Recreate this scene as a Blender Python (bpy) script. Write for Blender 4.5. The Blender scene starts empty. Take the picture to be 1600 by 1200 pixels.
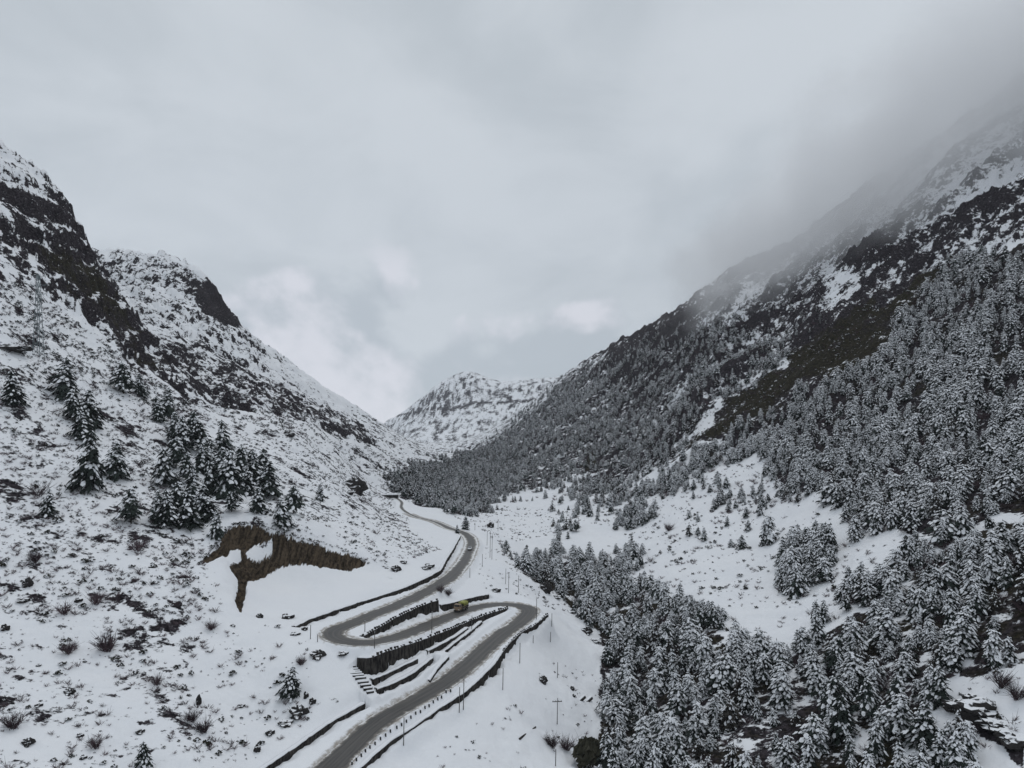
import bpy, bmesh, math, random
import numpy as np
from mathutils import Vector, Matrix

# ------------------------------------------------------------------ camera, light, exposure
F = 1130.0          # focal length in pixels of a 1600 px wide frame
HOR = 690.0         # row of the horizon
sc = bpy.context.scene
C = sc.collection
cam_d = bpy.data.cameras.new('camera')
cam_d.sensor_width = 36.0
cam_d.lens = 36.0 * F / 1600.0
cam_d.shift_y = (HOR - 600.0) / 1600.0
cam_d.clip_start = 1.0
cam_d.clip_end = 40000.0
cam = bpy.data.objects.new('camera', cam_d)
C.objects.link(cam)
cam.location = (0, 0, 0)
cam.rotation_euler = (math.radians(90), 0, 0)
sc.camera = cam

SUN_EL, SUN_AZ = math.radians(62), math.radians(20)     # azimuth from +Y towards +X
sun_d = bpy.data.lights.new('sun', 'SUN')
sun_d.energy = 0.62
sun_d.angle = math.radians(25)
sun_d.color = (1.0, 0.965, 0.93)
sun = bpy.data.objects.new('sun', sun_d)
C.objects.link(sun)
sd = Vector((math.sin(SUN_AZ) * math.cos(SUN_EL), math.cos(SUN_AZ) * math.cos(SUN_EL), math.sin(SUN_EL)))
sun.rotation_euler = (-sd).to_track_quat('-Z', 'Y').to_euler()

sc.view_settings.view_transform = 'Standard'
sc.view_settings.look = 'None'
sc.view_settings.gamma = 1.0
sc.view_settings.exposure = 0.08
sc.view_settings.use_curve_mapping = False
sc.cycles.use_denoising = True
sc.cycles.max_bounces = 5
sc.cycles.diffuse_bounces = 3
sc.cycles.glossy_bounces = 2
sc.cycles.volume_bounces = 4
sc.cycles.transparent_max_bounces = 8
sc.cycles.caustics_reflective = False
sc.cycles.caustics_refractive = False


HEAP_X, HEAP_Z = 2.3, 0.9


class NT:
    """small helper to write node trees"""
    def __init__(self, tree):
        self.t = tree
        tree.nodes.clear()

    def n(self, kind, **kw):
        nd = self.t.nodes.new(kind)
        for k, v in kw.items():
            if k == 'ins':
                for key, val in v.items():
                    if hasattr(val, 'is_output'):
                        self.t.links.new(val, nd.inputs[key])
                    else:
                        nd.inputs[key].default_value = val
            else:
                setattr(nd, k, v)
        return nd

    def math(self, op, a, b=None, c=None, clamp=False):
        nd = self.n('ShaderNodeMath', operation=op, use_clamp=clamp)
        for i, v in enumerate((a, b, c)):
            if v is None:
                continue
            if hasattr(v, 'is_output'):
                self.t.links.new(v, nd.inputs[i])
            else:
                nd.inputs[i].default_value = v
        return nd.outputs[0]

    def mix(self, fac, a, b):
        nd = self.n('ShaderNodeMix', data_type='RGBA')
        for idx, v in ((0, fac), (6, a), (7, b)):
            if hasattr(v, 'is_output'):
                self.t.links.new(v, nd.inputs[idx])
            else:
                nd.inputs[idx].default_value = v if idx == 0 else (*v, 1.0)
        return nd.outputs[2]

    def step(self, v, lo, hi):
        nd = self.n('ShaderNodeMapRange', interpolation_type='SMOOTHSTEP')
        self.t.links.new(v, nd.inputs[0])
        nd.inputs[1].default_value = lo
        nd.inputs[2].default_value = hi
        nd.inputs[3].default_value = 0.0
        nd.inputs[4].default_value = 1.0
        return nd.outputs[0]

    def noise(self, vec, scale, detail=4, rough=0.55, dist=0.0, lac=2.0):
        nd = self.n('ShaderNodeTexNoise')
        if vec is not None:
            self.t.links.new(vec, nd.inputs['Vector'])
        nd.inputs['Scale'].default_value = scale
        nd.inputs['Detail'].default_value = detail
        nd.inputs['Roughness'].default_value = rough
        nd.inputs['Lacunarity'].default_value = lac
        nd.inputs['Distortion'].default_value = dist
        return nd.outputs['Fac']

    def link(self, a, b):
        self.t.links.new(a, b)


# ------------------------------------------------------------------ sky
world = bpy.data.worlds.new('World')
sc.world = world
world.use_nodes = True
w = NT(world.node_tree)
tc = w.n('ShaderNodeTexCoord').outputs['Generated']
sky = w.n('ShaderNodeTexSky', sky_type='NISHITA')
sky.sun_disc = False
sky.sun_elevation = SUN_EL
sky.sun_rotation = SUN_AZ
sky.altitude = 3500
sep = w.n('ShaderNodeSeparateXYZ', ins={0: tc})
dx, dy, dz = sep.outputs
# the high overcast deck: directions projected on a flat layer
den = w.math('ADD', w.math('MAXIMUM', dz, 0.0), 0.30)
deck = w.n('ShaderNodeCombineXYZ', ins={0: w.math('DIVIDE', dx, den), 1: w.math('DIVIDE', dy, den), 2: 1.7}).outputs[0]
n1 = w.noise(deck, 0.9, 4, 0.45, 0.5)
n2 = w.noise(deck, 2.9, 7, 0.56, 0.5)
mott = w.math('ADD', w.math('SUBTRACT', n1, 0.5), w.math('MULTIPLY', w.math('SUBTRACT', n2, 0.5), 0.75))
deckcol = w.mix(w.step(mott, -0.20, 0.20), (0.455, 0.497, 0.533), (0.570, 0.610, 0.648))
# heaped clouds low over the valley end
heap_v = w.n('ShaderNodeVectorMath', operation='ADD', ins={0: tc, 1: (HEAP_X, 0.0, HEAP_Z)}).outputs[0]
heap_v = w.n('ShaderNodeVectorMath', operation='MULTIPLY', ins={0: heap_v, 1: (1.0, 1.0, 1.15)}).outputs[0]
n3 = w.noise(heap_v, 4.3, 9, 0.52, 0.2)
low = w.math('SUBTRACT', 1.0, w.step(dz, 0.0, 0.34))
az_ = w.math('DIVIDE', w.math('ADD', dx, 0.20), 0.20)
bankf = w.math('POWER', 2.718, w.math('MULTIPLY', w.math('MULTIPLY', az_, az_), -1.0))
heapf = w.step(w.math('ADD', n3, w.math('MULTIPLY', low, w.math('ADD', 0.36, w.math('MULTIPLY', bankf, 0.08)))), 0.635, 0.72)
n3b = w.noise(w.n('ShaderNodeVectorMath', operation='ADD', ins={0: heap_v, 1: (0.03, 0.0, 0.05)}).outputs[0], 4.3, 7, 0.52, 0.2)
lit = w.math('ADD', w.math('MULTIPLY', w.math('SUBTRACT', n3, n3b), 2.8), w.math('ADD', w.noise(heap_v, 1.9, 3, 0.5), w.math('MULTIPLY', bankf, 0.07)))
heapcol = w.mix(w.step(lit, 0.38, 0.78), (0.430, 0.476, 0.518), (0.690, 0.695, 0.748))
heapf = w.math('MULTIPLY', heapf, w.step(low, 0.02, 0.3))
clouds = w.mix(w.math('MULTIPLY', heapf, 0.9), deckcol, heapcol)
bg_sky = w.n('ShaderNodeBackground', ins={0: sky.outputs[0], 1: 0.08})
bg_cl = w.n('ShaderNodeBackground', ins={0: clouds, 1: 1.08})
mx = w.n('ShaderNodeMixShader', ins={0: 0.96, 1: bg_sky.outputs[0], 2: bg_cl.outputs[0]})
w.n('ShaderNodeOutputWorld', ins={0: mx.outputs[0]})


# ------------------------------------------------------------------ helpers
rng = np.random.default_rng(7)
random.seed(11)


def make_mesh(name, verts, faces, mats=(), mat_idx=None, smooth=False):
    """verts (n,3); faces: array (m,3|4) or list of such arrays"""
    me = bpy.data.meshes.new(name)
    verts = np.asarray(verts, dtype=np.float32)
    if not isinstance(faces, list):
        faces = [faces]
    faces = [np.asarray(f, dtype=np.int32) for f in faces if len(f)]
    loops = np.concatenate([f.ravel() for f in faces])
    tot = np.concatenate([np.full(len(f), f.shape[1], dtype=np.int32) for f in faces])
    start = np.concatenate([[0], np.cumsum(tot)[:-1]]).astype(np.int32)
    me.vertices.add(len(verts))
    me.vertices.foreach_set('co', verts.ravel())
    me.loops.add(len(loops))
    me.loops.foreach_set('vertex_index', loops)
    me.polygons.add(len(tot))
    me.polygons.foreach_set('loop_start', start)
    me.polygons.foreach_set('loop_total', tot)
    if mat_idx is not None:
        me.polygons.foreach_set('material_index', np.asarray(mat_idx, dtype=np.int32))
    me.polygons.foreach_set('use_smooth', np.full(len(tot), smooth, dtype=bool))
    for m in mats:
        me.materials.append(m)
    me.update(calc_edges=True)
    me.validate()
    return me


def link(name, data, parent=None, loc=None, rot=None, scale=None):
    o = bpy.data.objects.new(name, data)
    C.objects.link(o)
    if parent is not None:
        o.parent = parent
    if loc is not None:
        o.location = loc
    if rot is not None:
        o.rotation_euler = rot
    if scale is not None:
        o.scale = scale
    return o


def tag(o, label=None, cat=None, group=None, kind=None):
    if label:
        o['label'] = label
    if cat:
        o['category'] = cat
    if group:
        o['group'] = group
    if kind:
        o['kind'] = kind
    return o


class MB:
    """collects boxes, tubes and lumps and makes one mesh of them"""
    def __init__(self):
        self.v, self.q, self.t = [], [], []

    def box(self, c, s, rz=0.0, taper=1.0, rx=0.0):
        b = len(self.v)
        ca, sa = math.cos(rz), math.sin(rz)
        for z in (-1, 1):
            k = taper if z > 0 else 1.0
            for x, y in ((-1, -1), (1, -1), (1, 1), (-1, 1)):
                px, py, pz = x * s[0] / 2 * k, y * s[1] / 2 * k, z * s[2] / 2
                if rx:
                    py, pz = py * math.cos(rx) - pz * math.sin(rx), py * math.sin(rx) + pz * math.cos(rx)
                self.v.append((c[0] + px * ca - py * sa, c[1] + px * sa + py * ca, c[2] + pz))
        for f in ((0, 3, 2, 1), (4, 5, 6, 7), (0, 1, 5, 4), (1, 2, 6, 5), (2, 3, 7, 6), (3, 0, 4, 7)):
            self.q.append([b + i for i in f])
        return self

    def tube(self, pts, radii, n=6, cap=True):
        b = len(self.v)
        pts = [Vector(p) for p in pts]
        for i, p in enumerate(pts):
            d = (pts[min(i + 1, len(pts) - 1)] - pts[max(i - 1, 0)]).normalized()
            u = d.cross(Vector((0, 0, 1)))
            if u.length < 1e-3:
                u = Vector((1, 0, 0))
            u.normalize()
            v = d.cross(u)
            for k in range(n):
                a = 2 * math.pi * k / n
                self.v.append(tuple(p + (u * math.cos(a) + v * math.sin(a)) * radii[i]))
        for i in range(len(pts) - 1):
            for k in range(n):
                k2 = (k + 1) % n
                self.q.append([b + i * n + k, b + i * n + k2, b + (i + 1) * n + k2, b + (i + 1) * n + k])
        if cap:
            e = b + (len(pts) - 1) * n
            for k in range(1, n - 1):
                self.t.append([e, e + k, e + k + 1])
                self.t.append([b, b + k + 1, b + k])
        return self

    def mesh(self, name, mats, smooth=False):
        return make_mesh(name, self.v, [np.array(self.q).reshape(-1, 4), np.array(self.t).reshape(-1, 3)], mats, smooth=smooth)


# gradient noise, vectorised
_perm = rng.permutation(256)
_perm = np.concatenate([_perm, _perm, _perm]).astype(np.int32)
_g = rng.normal(size=(256, 3)).astype(np.float32)
_g /= np.linalg.norm(_g, axis=1, keepdims=True)


def perlin(x, y, z):
    x = np.asarray(x, np.float32); y = np.asarray(y, np.float32); z = np.asarray(z, np.float32)
    xi = np.floor(x).astype(np.int32); yi = np.floor(y).astype(np.int32); zi = np.floor(z).astype(np.int32)
    xf, yf, zf = x - xi, y - yi, z - zi
    u = xf * xf * xf * (xf * (xf * 6 - 15) + 10)
    v = yf * yf * yf * (yf * (yf * 6 - 15) + 10)
    ww = zf * zf * zf * (zf * (zf * 6 - 15) + 10)

    def g(ix, iy, iz, fx, fy, fz):
        h = _perm[_perm[_perm[(xi + ix) & 255] + ((yi + iy) & 255)] + ((zi + iz) & 255)]
        gg = _g[h]
        return gg[..., 0] * fx + gg[..., 1] * fy + gg[..., 2] * fz
    x00 = g(0, 0, 0, xf, yf, zf) * (1 - u) + g(1, 0, 0, xf - 1, yf, zf) * u
    x10 = g(0, 1, 0, xf, yf - 1, zf) * (1 - u) + g(1, 1, 0, xf - 1, yf - 1, zf) * u
    x01 = g(0, 0, 1, xf, yf, zf - 1) * (1 - u) + g(1, 0, 1, xf - 1, yf, zf - 1) * u
    x11 = g(0, 1, 1, xf, yf - 1, zf - 1) * (1 - u) + g(1, 1, 1, xf - 1, yf - 1, zf - 1) * u
    a = x00 * (1 - v) + x10 * v
    b = x01 * (1 - v) + x11 * v
    return (a * (1 - ww) + b * ww) * 1.5


def fbm(x, y, z, octv=4, gain=0.5, ridged=False):
    s, a, f = 0.0, 1.0, 1.0
    for i in range(octv):
        n = perlin(x * f + 17.3 * i, y * f - 9.1 * i, z * f + 3.7 * i)
        s = s + a * ((1 - 2 * np.abs(n)) if ridged else n)
        a *= gain
        f *= 2.03
    return s


def sstep(v, lo, hi):
    t = np.clip((v - lo) / (hi - lo), 0, 1)
    return t * t * (3 - 2 * t)


def P(px, py, Y):
    return np.array([(px - 800.0) / F * Y, Y, (HOR - py) / F * Y])


def PZ(px, py, Z):
    return P(px, py, Z * F / (HOR - py))


def pip(px, py, poly):
    poly = np.asarray(poly, float)
    inside = np.zeros(px.shape, bool)
    n = len(poly)
    for i in range(n):
        x1, y1 = poly[i]
        x2, y2 = poly[(i + 1) % n]
        if y1 == y2:
            continue
        c = ((y1 > py) != (y2 > py)) & (px < (x2 - x1) * (py - y1) / (y2 - y1) + x1)
        inside ^= c
    return inside


# ------------------------------------------------------------------ survey of the road and the walls (true positions in metres)
ROAD_PTS = [PZ(*p) for p in (
    (330, 1370, -70), (440, 1270, -68), (515, 1200, -66), (590, 1125, -64), (664, 1087, -62.5), (720, 1050, -61),
    (759, 1012, -60), (785, 990, -59.5), (809, 975, -59.0), (829, 957, -58.5), (825, 949.5, -58.3), (808, 945.5, -58), (775, 943.5, -57.5),
    (737, 950, -57), (700, 964, -56), (662, 980, -55), (625, 994, -54), (595, 1002, -53.3), (569, 1005, -53), (542, 1003, -52.8),
    (522, 996, -52.7), (519, 988.5, -52.6), (528, 982, -52.6), (550, 974, -52.5), (587, 959, -52.3), (625, 944, -52), (662, 927, -51.7), (685, 914, -51.5),
    (707, 900, -51.2), (726, 877, -51), (733, 862, -50.8), (738, 848, -50.5), (733, 838, -50.2), (722, 831, -50), (700, 825, -49.8),
    (683, 816, -49.5), (664, 811, -49), (648, 807, -48.2), (632, 799, -47), (626, 792, -46.4), (629, 785, -46), (620, 778, -45.5), (606, 774, -45.3), (585, 772, -45))]


def smooth_path(pts, step=1.0, it=2):
    pts = np.array(pts, float)
    for _ in range(it):       # corner cutting
        q = pts[:-1] * 0.75 + pts[1:] * 0.25
        r = pts[:-1] * 0.25 + pts[1:] * 0.75
        mid = np.empty((len(q) * 2, 3))
        mid[0::2] = q
        mid[1::2] = r
        pts = np.vstack([pts[:1], mid, pts[-1:]])
    d = np.concatenate([[0], np.cumsum(np.linalg.norm(np.diff(pts, axis=0), axis=1))])
    s = np.arange(0, d[-1], step)
    return np.column_stack([np.interp(s, d, pts[:, k]) for k in range(3)])


ROAD = smooth_path(ROAD_PTS, 1.0)
ROAD_HW = 3.15

# walls: px, row of the top, distance, height; ordered left to right, uphill on the left hand
WALLS = {
    'upper': [(460, 979, 203, .9), (482, 968, 212, 1.2), (552, 944, 228, 1.2), (590, 932, 238, 1.3), (632, 918.5, 251, 1.5), (668, 902, 265, 1.5), (688, 891, 279, 1.6), (698, 872, 306, 1.8), (706, 860, 330, 1.6), (719, 837, 379, 1.2)],
    'middle': [(566, 994, 196, 1.2), (595, 978, 206, 2.0), (625, 961, 217, 2.4), (655, 947, 228, 2.8), (684, 937.5, 235, 2.4)],
    'bend': [(688, 946, 239, 1.6), (710, 941, 246, 1.7), (735, 934, 256, 1.7), (763, 928.5, 264, 1.5)],
    'truck': [(560, 1027.5, 184, 3.0), (576, 1029, 182, 4.4), (599, 1019, 185.5, 4.4), (630, 1009, 193, 3.9), (664, 998, 202.6, 3.3), (700, 984, 216, 2.9), (733, 970, 231, 2.6), (760, 959.5, 241, 1.9), (793, 949.5, 252, .9)],
    'outer': [(542, 1218, 143, 1.5), (570, 1192, 148.6, 1.6), (600, 1164, 155.4, 1.3), (622, 1150, 158.8, .6), (650, 1132, 163.5, .4), (684, 1108, 171, 1.0), (727, 1080, 180.5, 1.3), (748, 1061, 188, 1.9), (769, 1041, 195.8, 2.7), (790, 1010, 211.9, 3.2), (812, 989, 225.6, 2.9), (835, 976, 234, 2.1), (855, 959.5, 247, .8)],
    'inner': [(380, 1221, 141.8, 1.3), (413, 1199, 146.7, 1.3), (481, 1153, 157.7, 1.3), (520, 1125, 165.7, 1.2), (569, 1099, 172.9, 1.1)],
    'terrace_a': [(581, 1062, 178.6, 1.5), (612, 1049, 183.8, 1.0), (651, 1029, 192.7, .5)],
    'terrace_b': [(588, 1077, 175.8, 1.3), (620, 1065, 180.8, 1.2), (644, 1052, 186, 1.2), (675, 1028, 197, 1.0)],
    'terrace_c': [(667, 1017, 198.5, 1.2), (690, 1006, 205, 1.2), (710, 995, 212.5, 1.1), (730, 981, 223, .8)],
    'terrace_d': [(688, 1022, 201.5, .7), (710, 1004, 210, .8), (736, 985, 221.5, .8), (752, 971, 233, .6)],
    'terrace_e': [(670, 1058, 185.8, .3), (685, 1045, 192, .4), (700, 1031, 198, .3)],
}
WALL3 = {}
for k, lst in WALLS.items():
    a = np.array([np.append(P(x, y, Y), h) for x, y, Y, h in lst])
    d = np.concatenate([[0], np.cumsum(np.linalg.norm(np.diff(a[:, :2], axis=0), axis=1))])
    s = np.linspace(0, d[-1], max(3, int(d[-1] / 1.0)))
    b = np.column_stack([np.interp(s, d, a[:, j]) for j in range(4)])
    for _ in range(3):
        b[1:-1] = (b[:-2] + 2 * b[1:-1] + b[2:]) / 4
    WALL3[k] = b

# ------------------------------------------------------------------ terrain
COLS = {
    -500: [(1500, 75), (1200, 100), (900, 145), (690, 190), (400, 270), (150, 340), (250, 500), (500, 1200), (650, 3000), (650, 6000)],
    0: [(1500, 92), (1190, 130), (1050, 160), (900, 196), (790, 228), (690, 262), (600, 292), (500, 330), (400, 372), (310, 412), (246, 450), (285, 560), (350, 900), (600, 2000), (650, 5000)],
    100: [(1190, 134), (1050, 165), (900, 202), (790, 238), (690, 280), (600, 322), (500, 380), (400, 435), (345, 470), (308, 495), (340, 600), (430, 900)],
    140: [(500, 405), (440, 455), (388, 490), (440, 590)],
    172: [(600, 352), (530, 408), (478, 465), (440, 495), (495, 560), (475, 700), (404, 950), (450, 1300)],
    200: [(1190, 137), (1050, 170), (900, 208), (800, 245), (690, 310)],
    230: [(600, 395), (550, 470), (520, 525), (525, 620), (470, 780), (403, 960), (450, 1300), (620, 2500)],
    300: [(1500, 100), (1190, 140), (1120, 157), (1050, 175), (980, 193), (900, 215), (850, 238), (800, 262), (740, 300), (690, 345), (620, 440), (580, 530), (550, 660), (490, 810), (409, 960), (450, 1300)],
    340: [(690, 368), (640, 445), (600, 550), (560, 700), (500, 850), (449, 940), (520, 1300)],
    360: [(500, 945), (560, 1300)],
    400: [(1190, 149), (1120, 165), (1050, 180), (980, 197), (790, 290), (740, 335), (690, 402), (640, 500), (600, 690), (551, 980), (600, 1400), (650, 3000)],
    480: [(1130, 163), (1080, 172), (1030, 182), (800, 300), (740, 365), (690, 465), (650, 600), (620, 800), (592, 1050), (640, 1500)],
    540: [(1095, 171), (1050, 180), (810, 320), (765, 400), (715, 560), (670, 700), (626, 1200), (670, 1700)],
    600: [(850, 300), (815, 370), (760, 640), (695, 1000), (663, 1450), (700, 2000), (700, 3200), (690, 3900), (700, 5500)],
    560: [(715, 4000)],
    630: [(683, 1650), (664, 4000), (690, 5500)],
    660: [(880, 285), (850, 340), (765, 680), (738, 900), (712, 1500), (706, 1800), (706, 2400), (685, 3300), (641, 4050)],
    690: [(718, 2700), (680, 3400), (605, 4150), (650, 5500)],
    700: [(1190, 152), (800, 520), (770, 660), (745, 880), (725, 1300), (716, 1900)],
    740: [(700, 3000), (640, 3700), (583, 4250), (640, 5500)],
    760: [(770, 690), (740, 900), (716, 1300), (688, 1800), (702, 2400)],
    780: [(700, 3000), (601, 4250)],
    800: [(1500, 112), (1190, 163), (1100, 184)],
    820: [(800, 560), (770, 650), (740, 800), (710, 1000), (680, 1250), (636, 1700), (670, 2300), (597, 4250), (640, 5500)],
    870: [(590, 4300)],
    900: [(1190, 176), (860, 412), (820, 470), (780, 560), (740, 690), (700, 850), (650, 1050), (602, 1350), (577, 1600), (620, 2100), (640, 5000)],
    1000: [(1190, 180), (1050, 238), (950, 295), (900, 345), (860, 395), (820, 450), (780, 520), (740, 610), (700, 700), (650, 820), (600, 980), (552, 1200), (524, 1400), (570, 1900)],
    1100: [(1500, 112), (1190, 165), (1080, 200), (1000, 235), (940, 275), (880, 330), (820, 390), (760, 460), (720, 510), (690, 545), (620, 640), (560, 760), (505, 950), (458, 1150), (520, 1500), (620, 5000)],
    1200: [(1190, 158), (1080, 190), (1000, 220), (930, 262), (880, 305), (830, 350), (770, 405), (720, 455), (690, 490), (620, 560), (560, 650), (500, 780), (450, 950), (420, 1100), (480, 1500)],
    1300: [(1190, 150), (1080, 178), (1000, 203), (930, 237), (880, 268), (820, 308), (760, 350), (690, 405), (620, 470), (540, 560), (460, 690), (400, 850), (345, 1000), (400, 1400), (600, 4000)],
    1400: [(1190, 142), (1080, 165), (1000, 187), (930, 213), (860, 248), (780, 295), (690, 360), (600, 430), (520, 500), (440, 590), (360, 730), (268, 930), (330, 1300)],
    1500: [(1190, 135), (1080, 153), (1000, 172), (930, 193), (860, 222), (780, 262), (690, 330), (600, 385), (500, 450), (420, 520), (330, 650), (200, 870), (270, 1200)],
    1600: [(1500, 85), (1190, 128), (1080, 143), (1000, 158), (900, 185), (800, 230), (690, 300), (600, 345), (500, 400), (400, 465), (300, 580), (145, 820), (220, 1100), (550, 4000)],
    2000: [(1500, 62), (1200, 90), (1000, 122), (800, 170), (690, 215), (500, 280), (300, 360), (50, 560), (150, 800), (500, 3000)],
}
ctl = [(px, py, Y) for px, l in COLS.items() for py, Y in l]
# slope under the outer road, the gorge and the near bank of the right-hand forest
for x, y, z in ((640, 1185, -68.5), (700, 1150, -67), (880, 1080, -71), (860, 1000, -66), (845, 945, -60), (800, 890, -56), (780, 860, -54.5), (770, 832, -53),
                (965, 1185, -84), (950, 1090, -80.5), (940, 1010, -76.5), (905, 955, -72), (865, 908, -68), (832, 872, -64), (800, 838, -60), (772, 803, -55),
                (1000, 1000, -71), (960, 900, -65.5)):
    ctl.append((x, y, z * F / (HOR - y)))
# the cut above the road: crest, foot and floor
for x, y, Y in ((318, 880, 228), (345, 838, 246), (365, 820, 258), (400, 818, 262), (437, 833, 262), (470, 846, 264), (506, 852, 268), (540, 865, 270), (578, 880, 272),
                (376, 930, 222), (390, 904, 240), (415, 894, 249), (442, 880, 256), (475, 879, 259), (506, 881, 261), (545, 889, 264), (450, 925, 236), (520, 905, 251), (400, 955, 215), (585, 905, 258),
                (360, 905, 222), (345, 880, 230)):
    ctl.append((x, y, Y))
for x, y, Y in ((660, 822, 425), (640, 818, 430), (620, 806, 470), (600, 784, 560), (650, 828, 395), (620, 826, 380), (690, 836, 385), (580, 790, 480)):
    ctl.append((x, y, Y))
for p in ROAD_PTS:
    ctl.append((p[0] / p[1] * F + 800, HOR - p[2] / p[1] * F, p[1]))
ctl = np.array(ctl, float)
ca, cb, cv = (ctl[:, 0] - 800) / F, np.log(ctl[:, 2]), (HOR - ctl[:, 1]) / F


def tps_k(r2):
    return 0.5 * r2 * np.log(r2 + 1e-9)


N = len(ca)
A = np.zeros((N + 3, N + 3))
A[:N, :N] = tps_k((ca[:, None] - ca) ** 2 + (cb[:, None] - cb) ** 2) + np.eye(N) * 2e-4
A[:N, N:] = A[N:, :N].T if False else np.column_stack([np.ones(N), ca, cb])
A[N:, :N] = A[:N, N:].T
sol = np.linalg.solve(A, np.concatenate([cv, np.zeros(3)]))


def base_v(a, b):
    out = np.empty(a.size, np.float32)
    a, b = a.ravel().astype(np.float32), b.ravel().astype(np.float32)
    ca32, cb32, s32 = ca.astype(np.float32), cb.astype(np.float32), sol[:N].astype(np.float32)
    for i in range(0, a.size, 40000):
        aa, bb = a[i:i + 40000, None], b[i:i + 40000, None]
        r2 = (aa - ca32) ** 2 + (bb - cb32) ** 2
        out[i:i + 40000] = tps_k(r2) @ s32
    return out + sol[N] + sol[N + 1] * a + sol[N + 2] * b


def seg(lo, hi, st):
    return np.arange(lo, hi, st)


ua = np.concatenate([-np.geomspace(2.4, 0.765, 40), np.linspace(-0.76, 0.76, 880), np.geomspace(0.765, 2.4, 40)])
lb = np.concatenate([seg(math.log(22), math.log(118), 0.045), seg(math.log(118), math.log(330), 0.0029), seg(math.log(330), math.log(1200), 0.0047),
                     seg(math.log(1200), math.log(2200), 0.008), seg(math.log(2200), math.log(5000), 0.010), seg(math.log(5000), math.log(9000), 0.04)])
GA, GB = np.meshgrid(ua, lb)
NR, NC = GA.shape
GY = np.exp(GB)
GX = GA * GY
V = base_v(GA, GB).reshape(NR, NC)
V = np.where(GY < 4600, V, V - (np.log(GY / 4600)) * 0.05)
GZ = V * GY
PX, PY = GA * F + 800, HOR - V * F        # rows and columns the smooth ground falls on


def poly_near(X, Y, line):
    """distance, nearest-point attributes and side (+1 = left hand) for points against a polyline"""
    best = np.full(X.shape, 1e9, np.float32)
    att = np.zeros(X.shape + (line.shape[1],), np.float32)
    side = np.zeros(X.shape, np.float32)
    inside = np.ones(X.shape, bool)
    n = len(line)
    for i in range(n - 1):
        a, b = line[i], line[i + 1]
        dx_, dy_ = b[0] - a[0], b[1] - a[1]
        L2 = dx_ * dx_ + dy_ * dy_ + 1e-9
        t = ((X - a[0]) * dx_ + (Y - a[1]) * dy_) / L2
        tcl = np.clip(t, 0, 1)
        d = np.hypot(X - a[0] - tcl * dx_, Y - a[1] - tcl * dy_)
        m = d < best
        best[m] = d[m]
        att[m] = a + (b - a) * tcl[m][:, None]
        side[m] = np.sign(dx_ * (Y - a[1]) - dy_ * (X - a[0]))[m]
        off = np.zeros(X.shape, bool)
        if i == 0:
            off |= t < -0.3
        if i == n - 2:
            off |= t > 1.3
        inside[m] = ~off[m]
    return best, att, side, inside


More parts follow.
